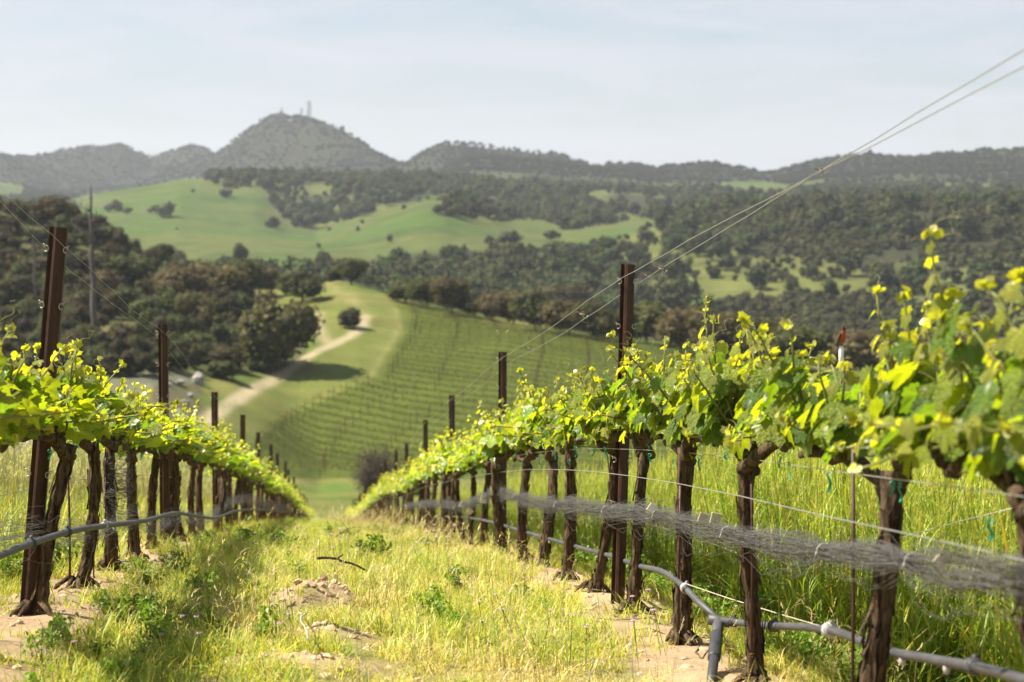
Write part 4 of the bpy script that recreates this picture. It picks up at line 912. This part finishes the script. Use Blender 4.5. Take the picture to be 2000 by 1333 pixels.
row_wire('R', .40, .05, 6.5, 34, 'thin wire behind the trunks below the netting, netted row', .0012)
row_wire('L', .47, -.05, 2.5, 34, 'wire crossing the dark trunks, row of the leaning post', .0015)
wire('slack_wire', [at(1755, 1052, 6.6), at(1870, 1020, 6.0), at(2010, 985, 5.4)], .0014, M['galv'], 'slanting loose wire in the tall grain behind the forked vine')
# dried tendrils left on the top wires
def tendril(px, py, Y, label, seed, sc=1.0):
    rng = np.random.default_rng(seed); o = empty('dried_tendril', at(px, py, Y), 0, label, 'tendril'); mb = MB()
    a = np.linspace(0, 9, 22); tube(mb, np.column_stack([.008 * np.cos(a) + .002 * a, .008 * np.sin(a), -.001 * a]) * sc, .0028 * sc, 4)
    a = np.linspace(0, 1, 10); tube(mb, np.column_stack([.03 * a + .01 * np.sin(a * 7), .004 * np.sin(a * 5), -.07 * a + .03 * a ** 3]) * sc, np.linspace(.0024, .0012, 10) * sc, 4); tube(mb, np.column_stack([.035 * np.sin(a * 2.4), a * .01, -.03 * a - .012 * np.sin(a * 6)]) * sc, .0016 * sc, 4)
    mb.build('curl', M['paletwig'], o); mb = MB(); tube(mb, np.column_stack([np.linspace(-.02, .02, 6), np.zeros(6), .004 * np.sin(np.arange(6) * 2.)]) * sc, .004 * sc, 5); mb.build('knot', M['twig'], o)
tendril(1287, 523, 8.4, 'dried tendril curl on the wire right beside the tall post'.replace('right ', ''), 1)
tendril(1260, 537, 8.6, 'tiny hooked tendril between the tall post and the bigger curl', 2, .6)
tendril(1133, 612, 11.2, 'long dried tendril hanging from the wire before the tall post', 3, 1.3)
tendril(1031, 679, 13.6, 'dried tendril on the wire close to the second post', 4, 1.2)
tendril(1600, 331, 5.5, 'dried knot high on the top wire over the far hills', 5, .6)
tendril(1517, 376, 6.0, 'small dried knot on the wire below the high knot', 6, .45)

# ------------------------------------------------------------------ rolled bird netting
def netting(name, C, rad, ties, nstr, label, seed, thick=.0005):
    rng = np.random.default_rng(seed); C = spl(C, 14); m = len(C); d = np.concatenate([[0], np.cumsum(np.linalg.norm(np.diff(C, axis=0), axis=1))]); o = empty(name, C[0], 0, label, 'netting')
    C0 = C - C[0]; T = np.gradient(C, axis=0); T /= np.linalg.norm(T, axis=1)[:, None]; U = np.cross(T, [0, 0, 1.0]); U /= np.linalg.norm(U, axis=1)[:, None]; W = np.cross(U, T)
    env = np.full(m, rad) * (1 + .22 * np.sin(d * 5 + seed) + .14 * np.sin(d * 11.3 + 1))
    for td in ties: env *= 1 - .6 * np.exp(-((d - td) / .13) ** 2)
    mb = MB()
    for k in range(nstr):
        a0 = rng.uniform(0, 6.28); r0 = math.sqrt(rng.uniform(0.02, 1)); ph = rng.uniform(0, 6.28, 4); fr = rng.uniform(8, 22); loose = 1 + (.7 if rng.random() < .12 else 0)
        a = a0 + .25 * np.sin(d * 3.1 + ph[0]) + .04 * np.sin(d * fr + ph[1]); r = env * r0 * loose * (1 + .24 * np.sin(d * 6.3 + ph[2]) + .05 * np.sin(d * 31 + ph[3]))
        P = C0 + U * (np.cos(a) * r)[:, None] + W * (np.sin(a) * r * 1.1)[:, None] - np.array([0, 0, 1]) * (env * (.35 if loose > 1 else 0) * np.abs(np.sin(d * 4 + ph[0])))[:, None]
        tube(mb, P, thick, 3, cap=False)
    for k in range(nstr):                                # cross threads of the mesh
        i = rng.integers(1, m - 2); n = 5; a = rng.uniform(0, 6.28) + np.linspace(0, rng.uniform(.6, 2.0), n); r = env[i] * rng.uniform(.5, 1.12); t = np.linspace(0, rng.uniform(-.06, .06), n)
        tube(mb, C0[i] + np.outer(t, T[i]) + np.outer(np.cos(a) * r, U[i]) + np.outer(np.sin(a) * r, W[i]), thick * .9, 3, cap=False)
    tag(mb.build('net_strands', M['net'], o), kind='stuff')
    for td in ties:
        i = int(np.argmin(abs(d - td))); mb = MB(); a = np.linspace(0, 6.28, 13); r = env[i] * .95 + .003; tube(mb, C0[i] + np.outer(np.cos(a) * r, U[i]) + np.outer(np.sin(a) * r, W[i]), .0015, 5, cap=False); tube(mb, [C0[i] + U[i] * -r, C0[i] + U[i] * (-r - .004) - [0, 0, .014]], .0015, 4); mb.build('clip', M['clamp'], o)
    return o
NP = [(2080, 1140, 3.62), (1990, 1128, 3.75), (1860, 1112, 4.12), (1720, 1088, 4.68), (1580, 1074, 5.35), (1480, 1055, 6.0), (1400, 1038, 6.62), (1330, 1018, 7.3), (1270, 1004, 7.95), (1200, 1000, 8.9), (1130, 988, 10.2), (1060, 984, 11.9), (1010, 972, 13.4), (975, 962, 14.8), (940, 974, 16.6), (900, 988, 19), (860, 984, 22.5), (820, 985, 27), (790, 990, 32)]
netting('bird_netting', [at(a, b, Y) for a, b, Y in NP], .040, [.85, 1.62, 2.9, 4.2, 5.6, 7.6, 10.0, 12.4, 15.5, 19], 170, 'rolled grey bird netting tied along the trunks of the netted row', 5)
NL = [(-60, 1058, 6.0), (30, 1040, 6.7), (110, 1042, 7.6), (190, 1040, 8.9), (250, 1012, 10.4), (300, 1030, 11.9), (350, 1010, 13.8), (400, 1018, 16.4), (440, 985, 19.6), (480, 975, 24), (520, 985, 30), (560, 992, 38)]
netting('bird_netting', [at(a, b, Y) for a, b, Y in NL], .055, [1.2, 3.4, 6.2, 9, 13], 70, 'loose grey bird netting snagged on the row of the leaning post', 9)
mb = MB(); rng = np.random.default_rng(2)                    # a wad of netting wound round one trunk
s_, b_ = VINES['L'][3]
for k in range(110):
    a = rng.uniform(0, 6.28) + np.linspace(0, rng.uniform(1.5, 6), 14); z = rng.uniform(.30, .56) + np.linspace(0, rng.normal(0, .1), 14); r = .05 + abs(rng.normal(0, .012)) ; tube(mb, np.column_stack([.045 + r * np.cos(a), r * np.sin(a), z]), .0009, 3, cap=False)
o = mb.build('netting_wad', M['net']); o.location = b_; o.rotation_euler = (0, 0, ROW_RZ); tag(o, 'dark wad of netting wound round one trunk, row of the leaning post', 'netting')
# tags clipped to the netting
for px, py, Y, w, m, rot, lb in [(1272, 990, 7.85, .034, 'white', .6, 'small white square tag on the netting near the tall post'), (1371, 1008, 6.85, .034, 'beige', .3, 'beige tag on the netting, partly behind the other beige tag'), (1395, 1009, 6.68, .036, 'beige', .2, 'beige tag standing up from the netting before the next vine'), (1830, 1088, 4.2, .03, 'beige', .7, 'dry beige scrap poking from the netting by the grain'), (905, 985, 18.6, .06, 'white', .5, 'white tag on the far netting, first of three'), (945, 975, 16.2, .055, 'white', .2, 'white tag on the far netting hump'), (918, 998, 17.9, .05, 'beige', .8, 'beige tag under the far netting')]:
    mb = MB(); h = w / 2; box(mb, (-h, -.0012, -h), (h, .0012, h)); tube(mb, [(0, -.003, h * .6), (0, .004, h * .6)], .003, 6); o = mb.build('plastic_tag', M[m], smooth=False); o.location = at(px, py, Y) + [0, -.05, 0]; o.rotation_euler = (.15, rot, .3); tag(o, lb, 'tag')

# ------------------------------------------------------------------ drip hoses
def hose(P, rad, label, coup, emit, seed):
    P = spl([at(*p) for p in P], 8); o = empty('drip_hose', P[0], 0, label, 'hose'); Q = P - P[0]; mb = MB(); tube(mb, Q, rad, 10); mb.build('pipe', M['hose'], o)
    T = np.gradient(Q, axis=0); T /= np.linalg.norm(T, axis=1)[:, None]; px, py = proj(P[:, 0], P[:, 1], P[:, 2])
    for cx, m, L, rr in coup:
        i = int(np.argmin(abs(px - cx))); mb = MB(); tube(mb, [Q[i] - T[i] * L, Q[i] - T[i] * L * .6, Q[i] - T[i] * L * .5, Q[i] + T[i] * L * .5, Q[i] + T[i] * L * .6, Q[i] + T[i] * L], rad * rr * np.array([1, 1.18, 1, 1, 1.18, 1]), 12); tube(mb, [Q[i] + [0, 0, rad], Q[i] + [.004, -.006, rad + .014]], .006, 6); mb.build('coupling', M[m], o)
    for cx in emit:
        i = int(np.argmin(abs(px - cx))); mb = MB(); tube(mb, [Q[i] - [0, .006, 0], Q[i] - [0, .006, .016], Q[i] - [0, .008, .027]], [.007, .009, .006], 8); mb.build('emitter', M['clamp'], o)
    return o
hose([(2120, 1362, 3.65), (2000, 1328, 3.95), (1920, 1306, 4.25), (1820, 1288, 4.6), (1720, 1268, 5.05), (1640, 1236, 5.45), (1600, 1228, 5.7), (1540, 1224, 6.05), (1480, 1221, 6.45), (1410, 1212, 6.85)], .0118, 'grey drip hose running from the riser past the forked vine', [(1905, 'hose', .02, 1.45), (1618, 'clamp', .012, 1.7), (1513, 'hose', .014, 1.5), (1432, 'hosedark', .02, 1.3)], [1760, 1850], 1)
hose([(1405, 1211, 6.86), (1370, 1182, 7.0), (1340, 1150, 7.2), (1322, 1135, 7.4), (1300, 1120, 7.75), (1245, 1105, 8.7), (1205, 1090, 9.4), (1150, 1075, 10.5), (1090, 1058, 11.8), (1020, 1038, 13.8), (960, 1020, 16.2), (900, 1010, 19.6), (850, 1010, 24)], .0118, 'grey drip hose sloping up from the riser behind the netted trunks', [(1350, 'hosedark', .03, 1.25), (1252, 'hose', .014, 1.5), (1335, 'clamp', .01, 1.5)], [1180, 1120, 1075], 2)
hose([(-80, 1112, 5.2), (0, 1086, 5.9), (60, 1062, 6.6), (130, 1040, 7.3), (200, 1028, 8.3), (280, 1018, 9.8), (340, 1003, 11.6), (370, 1006, 13), (420, 1012, 16), (455, 1000, 19), (500, 996, 25), (560, 1000, 36)], .0118, 'grey drip hose tied to the trunks, row of the leaning post', [(55, 'hose', .012, 1.4), (125, 'hose', .012, 1.4), (200, 'clamp', .01, 1.3)], [225, 290], 3)
tp = at(1403, 1214, 6.86); rb = ground_at(1388, 1345, 3); o = empty('water_riser', rb, 0, 'dark plastic riser pipe with tee feeding the drip hose', 'pipe'); q = tp - rb; dn = q / np.linalg.norm(q)
mb = MB(); tube(mb, [-dn * .1, q * .8], .0165, 12); mb.build('pipe', M['hosedark'], o); mb = MB(); tube(mb, [q * .42, q * .43, q * .78, q * .79], [.019, .022, .022, .019], 14); mb.build('sleeve', M['hosedark'], o)
mb = MB(); tube(mb, [q * .79, q * .80, q * .93, q * .95, q], [.016, .020, .020, .017, .016], 12); tube(mb, [q + [-.035, .0, .006], q + [.04, 0, -.004]], .0185, 12); mb.build('tee', M['hose'], o)
wire('pale_twine', [at(1338, 1140, 7.2), at(1420, 1168, 6.8), at(1530, 1202, 6.2), at(1612, 1226, 5.6)], .0016, M['twine'], 'pale twine stretched from trunk to drip hose coupling', 'twine')

# ------------------------------------------------------------------ bird on a white-topped pole
pt = at(1643, 676, 15.2); pb = np.array([pt[0], pt[1], gz(pt[0], pt[1])]); o = empty('white_pole', pb, 0, 'slim pole with white sleeve top under the perched bird', 'pole'); hh = pt[2] - pb[2]
mb = MB(); tube(mb, [(0, 0, -.2), (0, 0, hh - .2)], .014, 8); mb.build('pole', M['rust'], o); mb = MB(); tube(mb, [(0, 0, hh - .24), (0, 0, hh - .01), (0, 0, hh)], [.019, .019, .014], 10); mb.build('sleeve', M['white'], o)
def bird(p):
    o = empty('bird', p, R(-25), 'small bird with rust-red breast perched upright on the white pole', 'bird')
    k = np.array([(-.030, .0, -.075), (-.024, 0, -.045), (-.018, 0, -.012), (-.012, 0, .012), (.0, 0, .045), (.010, 0, .078), (.014, 0, .104), (.013, 0, .122), (.010, 0, .138), (.008, 0, .147)]); rad = [.006, .008, .009, .020, .034, .035, .026, .0225, .019, .006]
    P = spl(k, 4); rr = np.interp(np.linspace(0, 1, len(P)), np.linspace(0, 1, len(rad)), rad); mb = MB(); n = 14; tube(mb, P, rr, n)
    v = mb.v[0]; c = np.tile(np.array([.05, .035, .028]), (len(v), 1)); fr = (v[:, 0] - np.interp(v[:, 2], k[:, 2], k[:, 0])) > -.004; br = fr & (v[:, 2] > .012) & (v[:, 2] < .108); c[br] = (.36, .075, .025); lo = fr & (v[:, 2] <= .012); c[lo] = (.2, .16, .13); hd = v[:, 2] > .112; c[hd] = (.035, .024, .02); mb.c[0] = c
    mb.build('body', M['bird'], o)
    for s in (-1, 1):
        mb = MB(); t = np.linspace(0, 1, 8); tube(mb, np.column_stack([.004 - .036 * t, s * (.032 - .018 * t ** 2), .085 - .105 * t]), np.interp(t, [0, .3, 1], [.008, .018, .004]), 8, (.045, .032, .026), shape=lambda th, i: np.where(np.abs(np.sin(th)) > .5, .55, 1.0)); mb.build('wing', M['bird'], o)
        mb = MB(); tube(mb, [(.004, s * .010, .016), (.006, s * .011, -.002), (.010, s * .010, -.014)], .0022, 5, (.05, .035, .03)); 
        for a in (-.5, 0, .5): tube(mb, [(.008, s * .010, -.012), (.022, s * .010 + a * .012, -.014)], .0016, 4, (.05, .035, .03))
        mb.build('leg', M['bird'], o); mb = MB(); V, Fc = ICO1; mb.add(V * .0032 + np.array([.024, s * .015, .131]), Fc, (.005, .005, .005)); mb.build('eye', M['bird'], o)
    mb = MB(); tube(mb, [(.028, 0, .127), (.038, 0, .126), (.047, 0, .122)], [.0055, .0038, .0008], 7, (.10, .085, .05)); mb.build('beak', M['bird'], o)
    mb = MB(); box(mb, (-.036, -.012, -.115), (-.028, .012, -.03), (.035, .026, .022)); mb.build('tail', M['bird'], o)
bird(pt + np.array([0.0, 0, .014]))

# ------------------------------------------------------------------ canes and sticks on the ground
def stick(px, py, px2, py2, rad, m, label, lift=.03, name='fallen_cane', seed=0):
    a, b = ground_at(px, py), ground_at(px2, py2); rng = np.random.default_rng(seed); t = np.linspace(0, 1, 8)[:, None]; P = a * (1 - t) + b * t + [0, 0, lift] + rng.normal(0, .004, (8, 3)) * np.sin(t * math.pi); P[:, 2] += .02 * np.sin(t[:, 0] * math.pi)
    mb = MB(); tube(mb, P - P[0], np.linspace(rad, rad * .6, 8), 6); i = 3; tube(mb, [P[i] - P[0], P[i] - P[0] + rng.normal(0, .03, 3) + [0, 0, .04]], [rad * .7, rad * .4], 5); o = mb.build(name, M[m]); o.location = P[0]; tag(o, label, 'stick')
stick(584, 1228, 602, 1290, .0045, 'paletwig', 'bleached white stick lying in the path grass', .06)
stick(584, 1226, 602, 1208, .003, 'twig', 'short dark twig at the tip of the bleached stick', .06)
stick(620, 1152, 712, 1172, .007, 'twig', 'dark cane lying across the sandy mound in the path', .13)
stick(655, 1082, 700, 1050, .006, 'twig', 'thin dark cane leaning in the path grass farther down', .12)
rng = np.random.default_rng(31)
for k in range(34):
    right = k % 3 != 0; s = rng.uniform(6.2, 10.5); q = (Q_R + .08 if right else Q_L + .05) + rng.normal(0, .2); a = row_pt(s, q); an = rng.uniform(0, 6.28); L = rng.uniform(.12, .4); e = a + np.array([math.cos(an), math.sin(an), 0]) * L; e[2] = gz(e[0], e[1]); t = np.linspace(0, 1, 6)[:, None]
    P = a * (1 - t) + e * t + [0, 0, .012] + rng.normal(0, .01, (6, 3)); mb = MB(); tube(mb, P - a, np.linspace(.005, .002, 6), 5); o = mb.build('pruned_cane', M['twig' if k % 4 else 'paletwig']); o.location = a
    tag(o, 'short pruned cane on the bare soil under the ' + ('netted row' if right else 'row of the leaning post'), 'stick', 'pruned canes under the ' + ('netted row' if right else 'row of the leaning post'))

# ------------------------------------------------------------------ grasses, grain and weeds (uncountable cover)
def blade(mb, b, d, L, w, droop, c, n=4):
    d = d / np.linalg.norm(d); hz = np.array([d[0], d[1], 0]); hz /= np.linalg.norm(hz) + 1e-6; t = np.linspace(0, 1, n); P = b + np.outer(t * L, d) + np.outer(t ** 2.2 * droop * L, hz) - np.outer(t ** 3 * droop * L * .8, [0, 0, 1]); sd = np.array([-hz[1], hz[0], 0]) * w
    ww = (1 - t ** 1.6)[:, None] * sd * .5; v = np.vstack([(P - ww)[:-1], (P + ww)[:-1], P[-1:]]); k = np.arange(n - 2); m = n - 1
    mb.add(v, [np.stack([k, k + 1, m + k + 1, m + k], -1), np.array([[m - 1, 2 * m, 2 * m - 1]])], c)
def clump(seed, n, h0, h1, rad, cols, w=.004, lean=.35, droop=.35, heads=0, headc=(.5, .42, .2), leafy=0):
    rng = np.random.default_rng(seed); mb = MB()
    for k in range(n):
        a = rng.uniform(0, 6.28); r = rad * math.sqrt(rng.random()); b = np.array([math.cos(a) * r, math.sin(a) * r, -.01]); d = np.array([rng.normal(0, lean), rng.normal(0, lean), 1]); c = np.array(cols[rng.integers(len(cols))]) * rng.uniform(.75, 1.25)
        blade(mb, b, d, rng.uniform(h0, h1), w * rng.uniform(.6, 1.5), droop * rng.uniform(.2, 1.6), c)
    for k in range(heads):
        a = rng.uniform(0, 6.28); r = rad * rng.random(); b = np.array([math.cos(a) * r, math.sin(a) * r, 0]); L = rng.uniform(h1 * .9, h1 * 1.45); e = b + np.array([rng.normal(0, .12) * L, rng.normal(0, .12) * L, L]); c = np.array(headc) * rng.uniform(.8, 1.2)
        tube(mb, [b, b * .5 + e * .5, e], [.0012, .001, .0008], 3, c * .8, False); dd = (e - b) / L; dd2 = dd + np.array([rng.normal(0, .5), rng.normal(0, .5), -.1]); 
        for j in range(6): p = e + dd2 * (j * .011); blade(mb, p, dd2 + rng.normal(0, .45, 3), rng.uniform(.02, .04), .0045, .3, c, 3)
    for k in range(leafy):
        a = rng.uniform(0, 6.28); r = rad * rng.random(); h = rng.uniform(.3, 1) * h1; c = np.array(cols[0]) * rng.uniform(.7, 1.2); p = np.array([math.cos(a) * r, math.sin(a) * r, h]); tube(mb, [p * [.5, .5, 0], p], .001, 3, c, False); cards(mb, p + rng.normal(0, .012, (5, 3)), rng.normal(size=(5, 3)) + [0, 0, 1.2], .026, rng, c, .6)
    return mb
GR, YG, ST = [(.17, .28, .025), (.25, .34, .03), (.31, .37, .04)], [(.46, .44, .075), (.53, .48, .095), (.41, .42, .06)], [(.68, .57, .22), (.74, .64, .29), (.58, .49, .16)]
PATH = [clump(500 + k, 44, .07, .20, .085, GR + YG, .0042, .38, .5) for k in range(3)] + [clump(510 + k, 40, .06, .18, .09, YG + ST, .0038, .5, .7, 1) for k in range(3)] + [clump(520 + k, 28, .06, .16, .08, ST, .0034, .6, .8, 3) for k in range(2)] + [clump(530 + k, 8, .04, .12, .08, GR, .004, .5, .4, 0, leafy=22) for k in range(2)]
PM = [c.mesh('path_grass_mesh', M['grass']) for c in PATH]; PCP = proto_collection('path_grass_proto', PM)
rng = np.random.default_rng(77)
def row_scatter(rng, s0, s1, q0, q1, dens, keep):
    n = int((s1 - s0) * (q1 - q0) * dens); s = rng.uniform(s0, s1, n); q = rng.uniform(q0, q1, n); k = keep(s, q); s, q = s[k], q[k]; x, y = s * RD[0] + q * RP[0], s * RD[1] + q * RP[1]
    return np.stack([x, y, H(x, y)], -1), s, q
_c = ground_at(625, 1250); Q_C = float(_c[0] * RP[0] + _c[1] * RP[1])
def keep_path(s, q):
    x, y = s * RD[0] + q * RP[0], s * RD[1] + q * RP[1]; p = np.ones(len(s))
    nn = fbm(x * 1.7, y * 1.7, 3, 47)
    for rq in (Q_R, Q_L): p *= 1 - .93 * np.exp(-(np.maximum(np.abs(q - rq + (nn - .5) * .3) - .16, 0) / .14) ** 2)
    for mx, my, mr, mh in MOUNDS: p *= 1 - .95 * np.exp(-((x - mx) ** 2 + (y - my) ** 2) / (mr * 1.05) ** 2)
    p *= 1 - .75 * np.exp(-((q - Q_C + .1 * np.sin(s * 1.7)) / .13) ** 2) * (s < 30)
    p *= .55 + .9 * sstep(.3, .6, fbm(x * 1.1 + 9, y * 1.1, 3, 53)); return rng.random(len(s)) < p
PS = [row_scatter(rng, 4.6, 13, -1.9, 1.75, 165, keep_path), row_scatter(rng, 13, 30, -1.9, 1.75, 80, keep_path), row_scatter(rng, 30, 112, -2.2, 1.75, 26, keep_path)]
P = np.concatenate([a[0] for a in PS]); S = np.concatenate([a[1] for a in PS]); Q = np.concatenate([a[2] for a in PS])
dry = fbm(P[:, 0] * .8 + 2, P[:, 1] * .8, 3, 91) + .14 * np.exp(-((Q - .55) / .5) ** 2) - .12 * np.exp(-((Q + .75) / .4) ** 2) + rng.normal(0, .10, len(P))
idx = np.where(dry > .76, rng.integers(6, 8, len(P)), np.where(dry > .60, rng.integers(3, 6, len(P)), rng.integers(0, 3, len(P)))); idx = np.where(rng.random(len(P)) < .015 + .03 * (Q < -.4), rng.integers(8, 10, len(P)), idx)
ex = np.where(S > 30, 1.5, np.where(S > 13, 1.15, 1.0))
scatter_rand('path_grass', P, rng, .45, .98, 10, PCP, 'dry and green grass covering the path between the two rows', 'grass', .1, .3, idx, ex)
def grain(seed):
    rng = np.random.default_rng(seed); mb = MB()
    for k in range(13):
        a = rng.uniform(0, 6.28); r = .13 * math.sqrt(rng.random()); b = np.array([math.cos(a) * r, math.sin(a) * r, -.02]); L = rng.uniform(.48, .78); le = rng.normal(0, .09, 2); e = b + np.array([le[0] * L, le[1] * L, L]); c = np.array([(.20, .31, .03), (.26, .35, .04), (.32, .36, .05)][k % 3]) * rng.uniform(.8, 1.2)
        tube(mb, [b, b * .5 + e * .5 + [.01, 0, 0], e], [.0022, .0019, .0014], 3, c, False)
        for j in range(4): t = rng.uniform(.1, .8); p = b * (1 - t) + e * t; cc = c * rng.uniform(.8, 1.25) if rng.random() < .88 else np.array([.42, .30, .07]); blade(mb, p, np.array([rng.normal(0, .5), rng.normal(0, .5), 1]), rng.uniform(.16, .32), .0085, rng.uniform(.1, .9), cc, 5)
        if k % 3 != 2:
            d = (e - b) / L; hc = np.array([.40, .42, .085]) * rng.uniform(.85, 1.2); n = 9
            for j in range(n):
                p = e + d * j * .0085; o_ = rng.normal(0, 1, 3) * .25; blade(mb, p, d + o_, .016, .006, .1, hc, 3); blade(mb, p, d + o_ * .6, rng.uniform(.06, .10), .0011, .15, hc * 1.15, 3)
    return mb.mesh('grain_mesh', M['grass'])
GM = [grain(600 + k) for k in range(5)]; PCG = proto_collection('grain_proto', GM)
PS = [row_scatter(rng, 3.2, 14, 1.78, 6.5, 62, lambda s, q: rng.random(len(s)) < .25 + .75 * sstep(1.8, 2.15, q)), row_scatter(rng, 14, 40, 1.8, 9, 26, lambda s, q: s > 0), row_scatter(rng, 40, 105, 1.9, 9, 7, lambda s, q: s > 0)]
P = np.concatenate([a[0] for a in PS]); Q = np.concatenate([a[2] for a in PS])
scatter_rand('grain_crop', P, rng, .82, 1.1, 5, PCG, 'tall green grain growing behind the netted row', 'grain', .07, .12, None, .72 + .28 * sstep(1.8, 2.4, Q))
TALL = [clump(650 + k, 34, .22, .50, .12, YG + GR, .006, .22, .45, 4, (.42, .40, .17)) for k in range(3)]
PCT = proto_collection('tall_grass_proto', [c.mesh('tall_grass_mesh', M['grass']) for c in TALL])
PS = [row_scatter(rng, 5, 26, -7.5, -1.42, 34, lambda s, q: rng.random(len(s)) < .2 + .8 * sstep(-1.45, -1.9, q)), row_scatter(rng, 26, 100, -12, -1.5, 7, lambda s, q: s > 0)]
P = np.concatenate([a[0] for a in PS]); scatter_rand('tall_grass', P, rng, .8, 1.25, 3, PCT, 'tall pale grass growing behind the row of the leaning post', 'grass', .08, .25, None, np.where(P[:, 1] > 26, 1.25, 1.0))
# low green weeds at the row feet, and small lilac flowers
WEED = [clump(680 + k, 10, .05, .14, .10, [(.18, .29, .035), (.23, .33, .045)], .006, .6, .5, 0, leafy=46) for k in range(3)]; PCW = proto_collection('weed_proto', [c.mesh('weed_mesh', M['grass']) for c in WEED])
PS = [row_scatter(rng, 5, 14, 1.6, 2.1, 14, lambda s, q: rng.random(len(s)) < .75), row_scatter(rng, 5, 12, -2.0, -.55, 3.5, lambda s, q: (q < -1.2) | (q > -.92)), row_scatter(rng, 5, 30, -.9, 1.1, .25, lambda s, q: s > 0)]
P = np.concatenate([a[0] for a in PS]); scatter_rand('low_weeds', P, rng, .6, 1.15, 3, PCW, 'low leafy weeds at the edges of the path', 'weeds', .1, .3)
mb = MB(); rng2 = np.random.default_rng(5)
for k in range(4): b = np.array([rng2.normal(0, .05), rng2.normal(0, .05), 0]); e = b + [rng2.normal(0, .02), rng2.normal(0, .02), rng2.uniform(.12, .2)]; tube(mb, [b, e], .0012, 3, (.15, .2, .05), False); a = np.arange(5) * 1.256; cards(mb, e + np.column_stack([np.cos(a) * .006, np.sin(a) * .006, np.zeros(5)]), np.column_stack([np.cos(a) * .4, np.sin(a) * .4, np.ones(5)]), .008, rng2, (.48, .30, .55))
PCL = proto_collection('flower_proto', [mb.mesh('flower_mesh', M['grass'])]); P, _, _ = row_scatter(rng, 5.2, 16, -1.0, 1.2, 1.5, lambda s, q: s > 0)
scatter_rand('lilac_flowers', P, rng, .8, 1.3, 1, PCL, 'tiny lilac wild flowers dotted through the path grass', 'flowers', .1)
# clods on bare soil
V, Fc = ICO1; CL_ = []
for k in range(3):
    rg = np.random.default_rng(900 + k); mb = MB(); mb.add(V * [1, 1, .6] * (1 + .25 * rg.normal(size=(len(V), 1))), Fc, (.42, .30, .20)); CL_.append(mb.mesh('clod_mesh', M['col'], False))
PCC = proto_collection('clod_proto', CL_); PS = [row_scatter(rng, 5, 14, Q_R - .4, Q_R + .4, 55, lambda s, q: s > 0), row_scatter(rng, 5, 14, Q_L - .4, Q_L + .4, 55, lambda s, q: s > 0)]
P = np.concatenate([a[0] for a in PS] + [np.column_stack([mx + rng.normal(0, mr * .7, 40), my + rng.normal(0, mr * .7, 40), np.zeros(40)]) for mx, my, mr, mh in MOUNDS]); P[:, 2] = H(P[:, 0], P[:, 1])
scatter_rand('soil_clods', P, rng, .004, .022, 3, PCC, 'sandy clods scattered on the bare soil under the vines', 'soil', .5, .3)

# ------------------------------------------------------------------ air
zmin, zmax = float(GZv.min()) - 1.0, 215.0
hz = MB(); box(hz, (-4150, -4150, zmin), (4150, 4150, zmax)); m_, n_, l_ = mat('haze_air'); pv = N_(n_, 'ShaderNodeVolumePrincipled'); pv.inputs['Color'].default_value = (0.84, 0.92, 1.0, 1); pv.inputs['Density'].default_value = 0.00011; pv.inputs['Anisotropy'].default_value = 0.25
o_ = N_(n_, 'ShaderNodeOutputMaterial'); l_.new(pv.outputs[0], o_.inputs['Volume'])
tag(hz.build('haze', m_, smooth=False), 'thin pale haze filling the valley air', 'haze', None, 'stuff')
